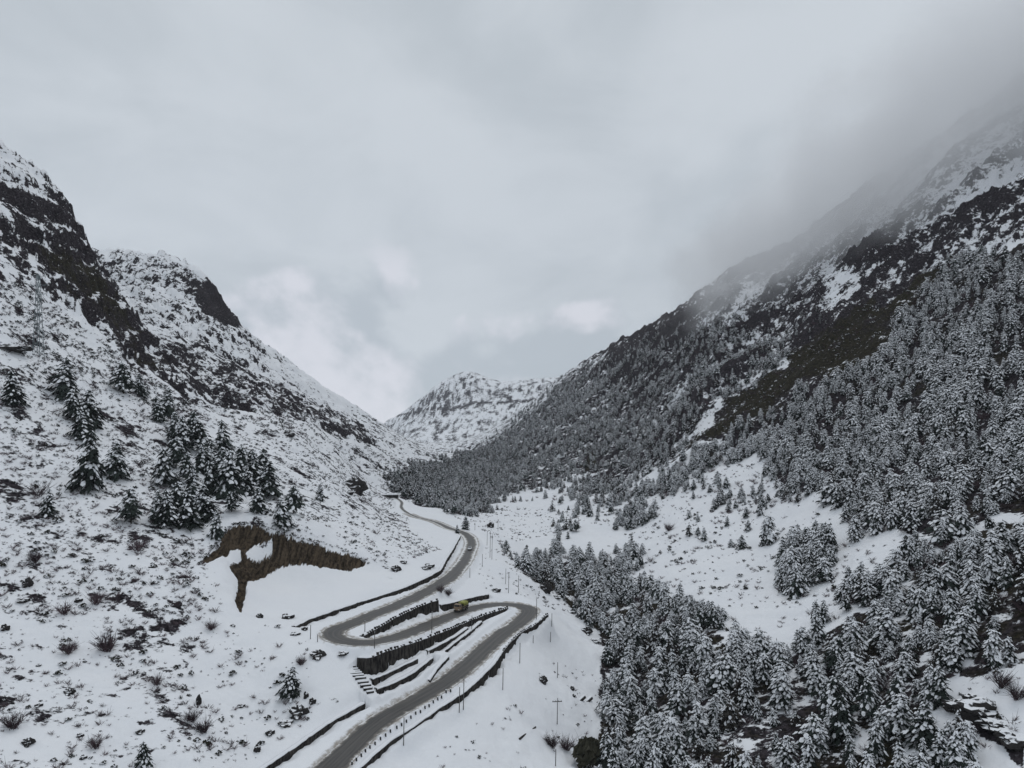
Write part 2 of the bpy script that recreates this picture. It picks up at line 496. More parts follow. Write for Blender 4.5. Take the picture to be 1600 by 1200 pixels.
# --- relief of the rock faces and the snow cover
rough = np.zeros_like(GZ)          # share of bare rock, scrub or soil
brown = np.zeros_like(GZ)
relief = np.zeros_like(GZ)
jx = fbm(GX / 23, GY / 23, GZ / 23, 3) * 16
jy = fbm(GX / 23 + 40, GY / 23, GZ / 23, 3) * 16
jn = np.clip(250.0 / GY, 0.25, 1.0)
QX, QY = PX + jx * (0.35 + jn), PY + jy * (0.35 + jn)
rough += 0.16
REG = [  # outline, bare share, brown share, relief
    ([(-900, 700), (0, 620), (300, 690), (480, 740), (640, 745), (700, 780), (480, 860), (300, 850), (300, 1250), (-900, 1500)], .375, .0, .15),
    ([(-900, 300), (0, 420), (90, 470), (200, 560), (330, 640), (480, 690), (650, 720), (640, 750), (480, 745), (300, 690), (0, 620), (-900, 800)], .39, .05, .25),
    ([(-900, -200), (0, 200), (120, 270), (260, 400), (180, 400), (90, 330), (0, 290), (-900, 0)], .34, .0, .8),
    ([(-900, 100), (0, 285), (60, 300), (108, 300), (172, 425), (240, 530), (330, 580), (400, 640), (330, 640), (200, 560), (90, 470), (0, 425), (-900, 300)], .50, .1, 1.0),
    ([(50, 370), (130, 400), (172, 440), (232, 540), (300, 590), (230, 575), (150, 500), (90, 440)], .62, .5, 1.0),
    ([(150, 395), (290, 400), (370, 500), (480, 590), (400, 575), (330, 545), (235, 530)], .40, .0, .9),
    ([(285, 425), (345, 445), (372, 510), (335, 502), (305, 470)], .82, .0, .9),
    ([(232, 528), (330, 545), (400, 575), (520, 630), (640, 708), (560, 690), (400, 635), (330, 630)], .58, .08, .7),
    ([(380, 545), (480, 585), (640, 700), (520, 640), (420, 580)], .34, .0, .4),
    ([(2600, -500), (1600, 100), (1245, 370), (1060, 480), (860, 600), (800, 640), (900, 660), (1000, 620), (1250, 560), (1370, 540), (1500, 380), (1600, 380), (2600, 200)], .60, .04, .8),
    ([(1290, 410), (1345, 440), (1330, 530), (1280, 525)], .38, .0, .6),
    ([(1170, 440), (1200, 450), (1150, 540), (1100, 560)], .38, .0, .6),
    ([(1440, 230), (1600, 180), (1600, 300), (1400, 330)], .46, .0, .6),
    ([(600, 745), (720, 708), (860, 600), (1000, 600), (1230, 545), (1100, 660), (1050, 715), (960, 770), (880, 745), (800, 770), (740, 800), (640, 790)], .60, .0, .35),
    ([(2600, 300), (1600, 385), (1500, 385), (1380, 500), (1370, 560), (1260, 600), (1100, 690), (1190, 700), (1220, 755), (1315, 790), (1435, 838), (1600, 800), (2600, 700)], .70, .30, .4),
    ([(1500, 380), (1395, 480), (1290, 532), (1230, 572), (1100, 668), (1030, 735), (1108, 696), (1265, 608), (1372, 566), (1440, 455)], .80, .62, .3),
    ([(900, 735), (925, 700), (950, 690), (930, 730)], .9, .8, .2),
    ([(815, 892), (852, 872), (1005, 874), (1008, 888), (975, 916), (985, 936), (1060, 940), (1130, 980), (1160, 1034), (1238, 1022), (1332, 962), (1395, 938), (1450, 880), (1600, 812), (2600, 720), (2600, 1100), (1600, 1035), (1500, 1050), (1460, 1090), (1430, 1300), (945, 1300), (935, 1050), (950, 1010), (900, 950)], .60, .45, .2),
    ([(1490, 1095), (1530, 1105), (1600, 1165), (1600, 1200), (1560, 1160)], .86, .0, .3),
    ([(540, 622), (620, 665), (705, 712), (690, 738), (600, 705)], .42, .0, .3),
    ([(605, 665), (690, 600), (740, 575), (900, 575), (860, 620), (760, 690), (700, 712), (640, 700)], .43, .0, .0),
    ([(700, 830), (800, 800), (900, 790), (1050, 745), (1190, 690), (1225, 770), (1320, 805), (1400, 900), (1230, 970), (1160, 985), (1130, 930), (1060, 895), (960, 905), (1015, 838), (860, 832), (800, 850)], .06, .0, .05),
]
for poly, r_, b_, e_ in REG:
    m = pip(QX, QY, poly)
    rough[m] = r_
    brown[m] = b_
    relief[m] = e_
for arr in (rough, relief, brown):          # soft borders
    for _ in range(8):
        arr[1:-1, 1:-1] = (arr[1:-1, 1:-1] * 2 + arr[:-2, 1:-1] + arr[2:, 1:-1] + arr[1:-1, :-2] + arr[1:-1, 2:]) / 6

near_l = sstep(GY, 260, 420)
leftn = (GX < -20) * (1 - sstep(GY, 700, 1200))
rough += leftn * 0.16 * fbm(GX / 22, GY / 22, GZ / 22, 3)
# gullies down the fall line, ribs and rock steps
g1 = fbm(GX / 150, GY / 55, GZ / 160, 4, 0.5, True)
g2 = fbm(GX / 26, GY / 22, GZ / 30, 4, 0.55, True)
g3 = fbm(GX / 7.5, GY / 7.5, GZ / 7.5, 3, 0.55)
big = sstep(GY, 420, 1000)
gR = fbm(GX / 260, GY / 85, GZ / 300, 4, 0.5, True)
dz_ = big * 9.0 * (g1 - 1.25) * (0.35 + relief)
right = sstep(GX, 60, 200) * sstep(GY, 400, 640) * (1 - sstep(GY, 2200, 2600))
dz_ += right * 20.0 * (gR - 0.75)
rough += right * (0.36 * (gR - 1.03) + 0.14 * (g1 - 1.15))
dz_ += near_l * relief * 7.5 * (g2 - 1.1)
dz_ += sstep(GY, 150, 300) * relief * 1.5 * g3
far = sstep(GY, 2600, 3200)
dz_ += far * 17 * (fbm(GX / 420, GY / 420, GZ / 500, 4, 0.5, True) - 0.7)
dz_ += 0.42 * fbm(GX / 5.0, GY / 5.0, GZ / 5.0, 3) * (1 - near_l * 0.3) + 0.9 * fbm(GX / 19, GY / 19, GZ / 19, 2) * sstep(GY, 60, 160)
# ledges in the left cliff and the second headland
cl = relief * (GX < -60) * sstep(GY, 300, 380)
zz = GZ + 0.55 * GX + dz_ + 9 * fbm(GX / 45, GY / 45, GZ / 60, 4)
st = 13.0
fr = zz / st - np.floor(zz / st)
led = (sstep(fr, 0.30, 0.95) - fr) * st
dz_ += cl * 0.6 * led
# keep the made ground by the road smooth
zone = (GY > 110) & (GY < 700) & (np.abs(GA) < 0.6)
idx = np.where(zone)
X1, Y1 = GX[idx], GY[idx]
rd, ratt, rside, _ = poly_near(X1, Y1, ROAD[::2])
quiet = np.ones_like(GZ)
quiet[idx] = 0.28 + 0.72 * sstep(rd, 5, 28)
cutfloor = pip(PX, PY, [(380, 905), (440, 880), (560, 892), (600, 900), (560, 950), (470, 975), (385, 960)])
quiet[cutfloor] *= 0.25
GZ2 = GZ + dz_ * quiet
z1 = GZ2[idx]
wallmask = np.zeros_like(GZ)
for k, line in WALL3.items():
    if k == 'terrace_e':
        continue
    y0, y1 = line[:, 1].min() - 6, line[:, 1].max() + 6
    sub = np.where((Y1 > y0) & (Y1 < y1) & (X1 > line[:, 0].min() - 6) & (X1 < line[:, 0].max() + 6))[0]
    d, att, sd_, ins = poly_near(X1[sub], Y1[sub], line)
    up = sd_ > 0
    wgt = np.where(ins, np.exp(-np.maximum(d - 0.5, 0) ** 2 / (2 * np.where(up, 1.3, 1.5) ** 2)), 0) * (d < 6)
    tgt = np.where(up, att[:, 2] - 0.12, att[:, 2] - att[:, 3] * np.clip(1 + 0.5 * fbm(X1[sub] / 4, Y1[sub] / 4, X1[sub] * 0, 3), 0.5, 1.3))
    z1[sub] = z1[sub] * (1 - wgt) + tgt * wgt
# road bed, ploughed snow banks
rw = 1 - sstep(rd, ROAD_HW + 0.5, ROAD_HW + 3.2)
bank = np.exp(-((rd - ROAD_HW - 1.0) / 0.55) ** 2) * (0.34 + 0.2 * fbm(X1 / 3, Y1 / 3, X1 * 0, 2)) * (Y1 < 460)
z1 = z1 * (1 - rw) + (ratt[:, 2] - 0.16) * rw + bank
GZ2[idx] = z1
dirt = np.zeros_like(GZ)
dirt[idx] = np.clip(1.15 - (rd - ROAD_HW) / 2.4, 0, 1) * (Y1 < 480)
rough[idx] *= 0.08 + 0.92 * sstep(rd, 6, 16)
# soil of the cut
earth = np.zeros_like(GZ)
EOUT = [(311, 882), (328, 862), (339, 852), (347, 837), (362, 822), (382, 818), (407, 820), (422, 830), (439, 833), (459, 842), (506, 851), (534, 861), (560, 872), (577, 880), (562, 885), (547, 891), (506, 882), (469, 879), (442, 881), (412, 897), (386, 906), (382, 931), (375, 957), (366, 938), (373, 905), (358, 884), (340, 868), (326, 876)]
e1 = pip(PX + jx * 0.15, PY + jy * 0.15, EOUT)
kk = 1 + 0.02 * jx + 0.02 * jy
h1 = ((PX - 404) / 23) ** 2 + ((PY - 860 + 0.25 * (PX - 404)) / 14) ** 2 < kk
h2 = ((PX - 366) / 13) ** 2 + ((PY - 868) / 17) ** 2 < kk
h3 = ((PX - 349) / 11) ** 2 + ((PY - 878) / 15) ** 2 < kk
earth[e1 & ~h1 & ~h2 & ~h3 & (GY < 300)] = 1.0
for _ in range(8):
    earth[1:-1, 1:-1] = (earth[1:-1, 1:-1] * 2 + earth[:-2, 1:-1] * 1.6 + earth[2:, 1:-1] * 1.6 + earth[1:-1, :-2] * 0.4 + earth[1:-1, 2:] * 0.4) / 6
GZ2 += earth * (1.7 * fbm(GX / 2.2, GY / 4.5, GZ / 9, 3) - 1.5)
rough[cutfloor] = 0.0
rough = np.where(earth > 0.5, 0.0, rough)
# slope of the finished ground: steep faces hold no snow
vx = np.gradient(GX, axis=1); vzx = np.gradient(GZ2, axis=1)
tx = np.gradient(GX, axis=0); ty = np.gradient(GY, axis=0); tz = np.gradient(GZ2, axis=0)
sx = vzx / vx
sy = (tz - sx * tx) / ty
slope = np.hypot(sx, sy)
GSX, GSY = sx, sy
rockf = np.clip(rough + relief * 0.16 * (slope - 0.9), 0, 1)
rockf = np.where((relief > 0.3), rockf, np.clip(rough, 0, 1))
rockf = np.clip(rockf + far * (0.40 * fbm(GX / 32, GY / 120, GZ / 32, 4, 0.65) + 0.22 * (slope - 0.45)), 0, 1)
cutr = np.interp(PX, [600, 620, 680, 740, 800, 860], [654, 650, 640, 633, 629, 626])
rowhit = (np.abs(PY - cutr) < 1.6) & (GY > 3000) & (GY < 4400) & (PX > 600) & (PX < 860)
rockf[rowhit] = 0.75


def attr(me, name, vals):
    at = me.attributes.new(name, 'FLOAT', 'POINT')
    at.data.foreach_set('value', np.ascontiguousarray(vals.ravel(), dtype=np.float32))


# ---- materials for ground
def mat(name):
    m = bpy.data.materials.new(name)
    m.use_nodes = True
    return m, NT(m.node_tree)


SNOW = (0.80, 0.815, 0.845)


def finish(t, col, rough_=0.8, normal=None, spec=0.3):
    b = t.n('ShaderNodeBsdfPrincipled')
    for key, v in (('Base Color', col), ('Roughness', rough_)):
        if hasattr(v, 'is_output'):
            t.link(v, b.inputs[key])
        else:
            b.inputs[key].default_value = v if key != 'Base Color' else (*v, 1)
    b.inputs['Specular IOR Level'].default_value = spec
    if normal is not None:
        t.link(normal, b.inputs['Normal'])
    t.n('ShaderNodeOutputMaterial', ins={0: b.outputs[0]})


def bump(t, h, strength=0.5, dist=0.2):
    nd = t.n('ShaderNodeBump', ins={'Height': h, 'Strength': strength, 'Distance': dist})
    return nd.outputs[0]


m_ground, t = mat('snowy_mountainside')
geo = t.n('ShaderNodeNewGeometry')
pos = geo.outputs['Position']
a_rock = t.n('ShaderNodeAttribute', attribute_name='rock').outputs['Fac']
a_brown = t.n('ShaderNodeAttribute', attribute_name='brown').outputs['Fac']
a_earth = t.n('ShaderNodeAttribute', attribute_name='earth').outputs['Fac']
pos_s = t.n('ShaderNodeVectorMath', operation='MULTIPLY', ins={0: pos, 1: (0.9, 1.0, 0.9)}).outputs[0]
nA = t.noise(pos_s, 0.07, 9, 0.70)
nB = t.noise(pos, 0.33, 5, 0.64)
nA2 = t.noise(pos_s, 0.16, 7, 0.72)
mixn = t.math('ADD', t.math('ADD', t.math('MULTIPLY', t.math('SUBTRACT', nA, 0.5), 1.0), t.math('MULTIPLY', t.math('SUBTRACT', nA2, 0.5), 1.5)), t.math('MULTIPLY', t.math('SUBTRACT', nB, 0.5), 0.6))
cover = t.step(t.math('ADD', a_rock, mixn), 0.47, 0.56)
nC = t.noise(pos, 0.8, 5, 0.6)
nD = t.noise(pos, 0.02, 5, 0.6)
nC = t.step(nC, 0.32, 0.72)
rockcol = t.mix(nC, (0.006, 0.0052, 0.0065), (0.056, 0.047, 0.054))
brncol = t.mix(nC, (0.008, 0.0075, 0.0045), (0.042, 0.036, 0.022))
bfac = t.step(t.math('ADD', a_brown, t.math('ADD', t.math('MULTIPLY', t.math('SUBTRACT', nD, 0.5), 1.1), t.math('MULTIPLY', t.math('SUBTRACT', nA2, 0.5), 1.4))), 0.30, 0.62)
bare = t.mix(bfac, rockcol, brncol)
dust = t.step(t.noise(pos, 0.55, 8, 0.74), 0.58, 0.70)
bare = t.mix(t.math('MULTIPLY', dust, 0.5), bare, (0.62, 0.62, 0.66))
snowc = t.mix(t.noise(pos, 0.05, 4, 0.5), (0.75, 0.77, 0.81), (0.84, 0.85, 0.87))
streak_v = t.n('ShaderNodeVectorMath', operation='MULTIPLY', ins={0: pos, 1: (1.3, 0.16, 0.10)}).outputs[0]
nE = t.noise(streak_v, 1.0, 5, 0.65)
nS = t.math('ADD', t.math('MULTIPLY', nE, 0.55), t.math('MULTIPLY', t.noise(pos, 0.9, 7, 0.7), 0.45))
soil = t.mix(t.step(nS, 0.36, 0.66), (0.010, 0.008, 0.006), (0.105, 0.080, 0.056))
ef = t.step(t.math('ADD', a_earth, t.math('MULTIPLY', t.math('SUBTRACT', nE, 0.5), 1.15)), 0.36, 0.50)
a_dirt = t.n('ShaderNodeAttribute', attribute_name='dirt').outputs['Fac']
df = t.step(t.math('ADD', a_dirt, t.math('MULTIPLY', t.math('SUBTRACT', t.noise(pos, 0.6, 6, 0.7), 0.5), 1.6)), 0.55, 1.15)
snowc = t.mix(df, snowc, (0.33, 0.30, 0.27))
col = t.mix(cover, snowc, bare)
col = t.mix(ef, col, soil)
hgt = t.math('ADD', t.math('MULTIPLY', nB, 0.6), t.math('MULTIPLY', t.math('MULTIPLY', nA, cover), 1.2))
finish(t, col, 0.95, bump(t, hgt, 0.5, 0.9), 0.04)

ii = np.arange(NR * NC, dtype=np.int32).reshape(NR, NC)
quads = np.stack([ii[:-1, :-1], ii[:-1, 1:], ii[1:, 1:], ii[1:, :-1]], -1).reshape(-1, 4)
me = make_mesh('terrain', np.stack([GX, GY, GZ2], -1).reshape(-1, 3), quads, [m_ground], smooth=True)
attr(me, 'rock', rockf)
attr(me, 'brown', brown)
attr(me, 'earth', earth)
attr(me, 'dirt', dirt)
terrain = tag(link('terrain', me), 'snow covered valley with rocky mountainsides', kind='structure')


def ground(x, y):
    """height of the finished ground at world x, y (arrays)"""
    x = np.asarray(x, float); y = np.asarray(y, float)
    fa = np.interp(x / y, ua, np.arange(NC))
    fb = np.interp(np.log(y), lb, np.arange(NR))
    i0 = np.clip(fb.astype(int), 0, NR - 2); j0 = np.clip(fa.astype(int), 0, NC - 2)
    u, v = fa - j0, fb - i0
    g = GZ2
    return (g[i0, j0] * (1 - u) + g[i0, j0 + 1] * u) * (1 - v) + (g[i0 + 1, j0] * (1 - u) + g[i0 + 1, j0 + 1] * u) * v


def field(arr, x, y):
    fa = np.interp(x / y, ua, np.arange(NC))
    fb = np.interp(np.log(y), lb, np.arange(NR))
    return arr[np.clip(np.round(fb).astype(int), 0, NR - 1), np.clip(np.round(fa).astype(int), 0, NC - 1)]


GV = GZ2 / GY


def site(px, py, ymin=0, ymax=9000):
    """the first ground along a line of sight: where a thing seen there stands"""
    j = int(np.clip(np.round(np.interp((px - 800) / F, ua, np.arange(NC))), 0, NC - 1))
    colv = GV[:, j]
    ok = (lb > math.log(max(ymin, 23))) & (lb < math.log(ymax))
    h = np.where((colv >= (HOR - py) / F) & ok)[0]
    i = h[0] if len(h) else NR - 1
    Y = math.exp(lb[i])
    X = (px - 800) / F * Y
    return X, Y, float(ground(X, Y))


# ------------------------------------------------------------------ road
m_road, t = mat('wet_asphalt')
pos = t.n('ShaderNodeNewGeometry').outputs['Position']
edge = t.n('ShaderNodeAttribute', attribute_name='across').outputs['Fac']      # -1 .. 1 across the road
along = t.n('ShaderNodeAttribute', attribute_name='along').outputs['Fac']
vv = t.n('ShaderNodeCombineXYZ', ins={0: t.math('MULTIPLY', edge, 2.6), 1: t.math('MULTIPLY', along, 0.035), 2: 0.0}).outputs[0]
nl = t.noise(vv, 2.0, 7, 0.66, 0.3)
nf = t.noise(pos, 0.5, 6, 0.6)
colr = t.mix(t.step(nl, 0.38, 0.62), (0.018, 0.018, 0.019), (0.080, 0.074, 0.067))
colr = t.mix(t.math('MULTIPLY', nf, 0.5), colr, (0.085, 0.080, 0.078))
farf = t.step(along, 305.0, 380.0)
trk = t.math('ADD', t.math('COSINE', t.math('MULTIPLY', edge, 12.57)), t.math('MULTIPLY', t.math('SUBTRACT', nl, 0.5), 2.5))
colr = t.mix(t.math('MULTIPLY', t.step(trk, 0.0, 1.2), 0.4), colr, (0.110, 0.103, 0.095))
sl = t.math('ADD', t.math('ADD', t.math('ABSOLUTE', edge), t.math('MULTIPLY', farf, 0.25)), t.math('MULTIPLY', t.math('SUBTRACT', t.noise(pos, 0.35, 8, 0.7), 0.5), 1.1))
slush = t.step(sl, 0.86, 1.06)
colr = t.mix(t.step(sl, 0.66, 0.95), colr, (0.20, 0.18, 0.155))
colr = t.mix(slush, colr, (0.70, 0.70, 0.70))
rr = t.math('ADD', t.math('MULTIPLY', nl, 0.5), 0.30)
finish(t, colr, rr, bump(t, nf, 0.2, 0.05), 0.4)

rp = ROAD
dirs = np.gradient(rp[:, :2], axis=0)
dirs /= np.linalg.norm(dirs, axis=1, keepdims=True)
nrm = np.column_stack([-dirs[:, 1], dirs[:, 0]])
ss = np.arange(len(rp), dtype=float)
K = 9
rv, acr, alo = [], [], []
wl = ROAD_HW + 0.35 * fbm(ss / 9, ss * 0, ss * 0 + .5, 3) + 0.15
wr = ROAD_HW + 0.35 * fbm(ss / 9, ss * 0 + 9, ss * 0 + .5, 3) + 0.15
farw = 1 - 0.55 * sstep(rp[:, 1], 395, 470) * 1.0
wl, wr = wl * farw, wr * farw
for j in range(K):
    f = j / (K - 1) * 2 - 1
    wd = np.where(f < 0, wl, wr)
    off = f * wd
    zc = rp[:, 2] + 0.05 * (1 - f * f) - 0.02
    rv.append(np.column_stack([rp[:, 0] + nrm[:, 0] * off, rp[:, 1] + nrm[:, 1] * off, zc]))
    acr.append(np.full(len(rp), f)); alo.append(ss)
rv = np.stack(rv, 1)
ii = np.arange(len(rp) * K).reshape(len(rp), K)
q = np.stack([ii[:-1, :-1], ii[1:, :-1], ii[1:, 1:], ii[:-1, 1:]], -1).reshape(-1, 4)[:, ::-1]
me = make_mesh('road', rv.reshape(-1, 3), q, [m_road], smooth=True)
attr(me, 'across', np.stack(acr, 1))
attr(me, 'along', np.stack(alo, 1))
tag(link('road', me), 'wet grey mountain road winding through hairpin bends', kind='structure')

# ------------------------------------------------------------------ materials of things
m_snow, t = mat('fresh_snow')
pos = t.n('ShaderNodeNewGeometry').outputs['Position']
finish(t, t.mix(t.noise(pos, 0.7, 4), (0.74, 0.76, 0.80), (0.85, 0.86, 0.88)), 0.8, None, 0.2)


def plain(name, c1, c2, scale=1.0, r=0.8, spec=0.3, stretch=(1, 1, 1), metal=0.0, per_obj=0.0):
    m, t = mat(name)
    p = t.n('ShaderNodeTexCoord').outputs['Object']
    p = t.n('ShaderNodeVectorMath', operation='MULTIPLY', ins={0: p, 1: stretch}).outputs[0]
    c = t.mix(t.step(t.noise(p, scale, 5, 0.6), 0.3, 0.7), c1, c2)
    if per_obj:
        rnd = t.n('ShaderNodeObjectInfo').outputs['Random']
        k = t.math('ADD', t.math('MULTIPLY', rnd, per_obj), 1 - per_obj / 2)
        c = t.n('ShaderNodeVectorMath', operation='SCALE', ins={0: c, 'Scale': k}).outputs[0]
    finish(t, c, r, None, spec)
    if metal:
        t.t.nodes['Principled BSDF'].inputs['Metallic'].default_value = metal
    return m


m_needle = plain('fir_needles', (0.012, 0.017, 0.015), (0.040, 0.050, 0.044), 3.0, 0.8, 0.04, per_obj=0.7)
m_needle2 = plain('weathered_needles', (0.020, 0.019, 0.017), (0.055, 0.050, 0.044), 3.0, 0.8, 0.04, per_obj=0.7)
m_bark = plain('bark', (0.020, 0.017, 0.015), (0.055, 0.046, 0.040), 6.0, 0.9, 0.05)
m_twig = plain('bare_twigs', (0.040, 0.027, 0.032), (0.115, 0.082, 0.090), 2.0, 0.9, 0.04, per_obj=0.8)
m_scrub = plain('dwarf_scrub_leaves', (0.012, 0.014, 0.010), (0.045, 0.042, 0.032), 3.0, 0.9, 0.04, per_obj=0.8)
m_olive = plain('olive_leaves', (0.022, 0.022, 0.014), (0.062, 0.058, 0.040), 2.0, 0.9, 0.2)
m_stone = plain('dark_masonry', (0.010, 0.009, 0.010), (0.070, 0.064, 0.058), 1.6, 0.95, 0.05, (1, 1, 0.25))
m_conc = plain('grey_concrete', (0.10, 0.10, 0.10), (0.22, 0.21, 0.20), 1.5, 0.85, 0.3)
m_pole = plain('weathered_pole', (0.06, 0.06, 0.06), (0.14, 0.135, 0.13), 1.0, 0.8)
m_steel = plain('galvanised_steel', (0.10, 0.13, 0.14), (0.19, 0.23, 0.24), 0.5, 0.5, 0.5, metal=0.3)
m_black = plain('black_paint', (0.012, 0.012, 0.013), (0.03, 0.03, 0.03), 2.0, 0.5)
m_rubber = plain('tyre_rubber', (0.012, 0.012, 0.012), (0.025, 0.025, 0.025), 4.0, 0.8)
m_glass = plain('dark_window_glass', (0.010, 0.012, 0.014), (0.02, 0.022, 0.025), 1.0, 0.08, 0.6)
m_yellow = plain('yellow_green_paint', (0.20, 0.21, 0.045), (0.33, 0.33, 0.08), 1.2, 0.5, 0.4)
m_tan = plain('tan_paint', (0.20, 0.14, 0.09), (0.32, 0.23, 0.15), 1.2, 0.5, 0.4)
m_white = plain('white_car_paint', (0.62, 0.63, 0.65), (0.75, 0.75, 0.76), 1.0, 0.25, 0.5)
m_log = plain('dark_log', (0.018, 0.015, 0.013), (0.05, 0.042, 0.036), 3.0, 0.9)

m_rock, t = mat('rock_with_snow_cap')
g_ = t.n('ShaderNodeNewGeometry')
nz = t.n('ShaderNodeSeparateXYZ', ins={0: g_.outputs['Normal']}).outputs[2]
nr = t.noise(g_.outputs['Position'], 0.9, 6, 0.65)
cf = t.step(t.math('ADD', nz, t.math('MULTIPLY', t.math('SUBTRACT', nr, 0.5), 0.8)), 0.78, 0.90)
finish(t, t.mix(cf, t.mix(nr, (0.008, 0.0075, 0.008), (0.06, 0.056, 0.054)), SNOW), 0.9, None, 0.05)

# ------------------------------------------------------------------ retaining walls
WINFO = {
    'upper': ('long low dark breast wall above the uppermost road leg', 0, 0),
    'middle': ('dark stone wall with block parapet between upper leg and truck road', 1.35, 0.6),
    'bend': ('short dark breast wall just behind the yellow truck', 0, 0),
    'truck': ('tall dark retaining wall with block parapet below the truck road', 1.35, 0.6),
    'outer': ('long dark retaining wall under the outer edge of the lowest road', 1.0, 0.35),
    'inner': ('dark stone breast wall above the lowest road at bottom left', 0, 0),
    'terrace_a': ('highest snow topped terrace wall beside the stepped chute', 0, 0),
    'terrace_b': ('second terrace wall down beside the stepped chute', 0, 0),
    'terrace_c': ('short terrace wall right under the tall parapet wall', 0, 0),
    'terrace_d': ('thin terrace wall running up towards the right hairpin', 0, 0),
    'terrace_e': ('lowest thin terrace wall half buried in the bank above the road', 0, 0),
}


def build_wall(key):
    lab, pitch, bl = WINFO[key]
    ln = WALL3[key]
    if key == 'terrace_e':
        ln[:, 2] = ground(ln[:, 0], ln[:, 1]) + 0.22
    n = len(ln)
    d = np.gradient(ln[:, :2], axis=0)
    d /= np.linalg.norm(d, axis=1, keepdims=True)
    nm = np.column_stack([-d[:, 1], d[:, 0]])       # uphill
    org = ln[n // 2, :3].copy()
    org[2] -= ln[n // 2, 3]
    root = tag(link('retaining_wall', None, loc=org), lab, 'wall', 'retaining walls along the road')
    th = 0.4
    top_n = 0.16 * fbm(np.arange(n) / 5.0, np.zeros(n) + len(lab), np.zeros(n), 3)
    rows = []
    for off, kind in ((-th, 'b'), (-th, 'm'), (-th, 't'), (th, 't'), (th, 'b')):
        z = ln[:, 2] if kind == 't' else (ln[:, 2] - ln[:, 3] - 1.3 if kind == 'b' else ln[:, 2] - ln[:, 3] * 0.5)
        jit = rng.normal(0, 0.06, n) if kind != 'b' else np.zeros(n)
        lean = 0.08 * ln[:, 3] * (1 if kind == 'b' else 0) * (-1 if off < 0 else 0)
        o_ = off + jit + lean
        zj = rng.normal(0, 0.05, n) + top_n if kind == 't' else 0
        rows.append(np.column_stack([ln[:, 0] + nm[:, 0] * o_, ln[:, 1] + nm[:, 1] * o_, z + zj]))
    R_ = np.stack(rows, 1) - org
    ii = np.arange(n * 5).reshape(n, 5)
    q = [np.stack([ii[:-1, j], ii[1:, j], ii[1:, (j + 1) % 5], ii[:-1, (j + 1) % 5]], -1) for j in range(5)]
    caps = np.array([[0, 1, 2, 3], [0, 3, 4, 4]])
    q = np.concatenate(q)
    tri = np.array([[0, 1, 2], [0, 2, 3], [0, 3, 4], [ii[-1, 2], ii[-1, 1], ii[-1, 0]], [ii[-1, 3], ii[-1, 2], ii[-1, 0]], [ii[-1, 4], ii[-1, 3], ii[-1, 0]]])
    link('masonry', make_mesh('masonry', R_.reshape(-1, 3), [q, tri], [m_stone]), root)
    # snow lying on the coping
    rows = []
    hh = 0.16 + 0.10 * rng.random(n)
    for off, up in ((-th + 0.05, 0.02), (-th + 0.12, 1.0), (0.1, 1.4), (th + 0.5, 0.8), (th + 0.5, -2.0)):
        o_ = off + rng.normal(0, 0.04, n)
        rows.append(np.column_stack([ln[:, 0] + nm[:, 0] * o_, ln[:, 1] + nm[:, 1] * o_, ln[:, 2] + top_n + hh * up]))
    S_ = np.stack(rows, 1) - org
    q = np.concatenate([np.stack([ii[:-1, j], ii[1:, j], ii[1:, j + 1], ii[:-1, j + 1]], -1) for j in range(4)])
    link('snow_cap', make_mesh('snow_cap', S_.reshape(-1, 3), [q], [m_snow], smooth=True), root)
    if pitch:
        L = np.concatenate([[0], np.cumsum(np.linalg.norm(np.diff(ln[:, :2], axis=0), axis=1))])
        lo = 0.0 if key != 'outer' else L[-1] * 0.62
        if key == 'truck':
            lo = 4.0
        blk = MB().box((0, 0, 0), (bl, 0.42, 0.75 if bl > 0.5 else 0.45), taper=0.94)
        bme = blk.mesh('parapet_block', [m_stone])
        cap = MB().box((0, 0, 0), (bl * 0.9, 0.38, 0.1), taper=0.7).mesh('block_snow', [m_snow])
        for s_ in np.arange(lo, L[-1], pitch):
            if rng.random() < 0.12:
                continue
            s_ = s_ + rng.normal(0, 0.14)
            x, y, z = (np.interp(s_, L, ln[:, j]) for j in range(3))
            dd = (np.interp(s_, L, d[:, 0]), np.interp(s_, L, d[:, 1]))
            hz = 0.30 if bl > 0.5 else 0.2
            ba = link('parapet_block', bme, root, (x - org[0] + dd[1] * 0.16, y - org[1] - dd[0] * 0.16, z - org[2] + hz + rng.normal(-0.08, 0.13)), (rng.normal(0, 0.04), 0, math.atan2(dd[1], dd[0]) + rng.normal(0, 0.06)))
            if rng.random() < 0.5 and bl > 0.5:
                link('block_snow', cap, ba, (0, 0, 0.42))
    return root


for k in WALL3:
    build_wall(k)

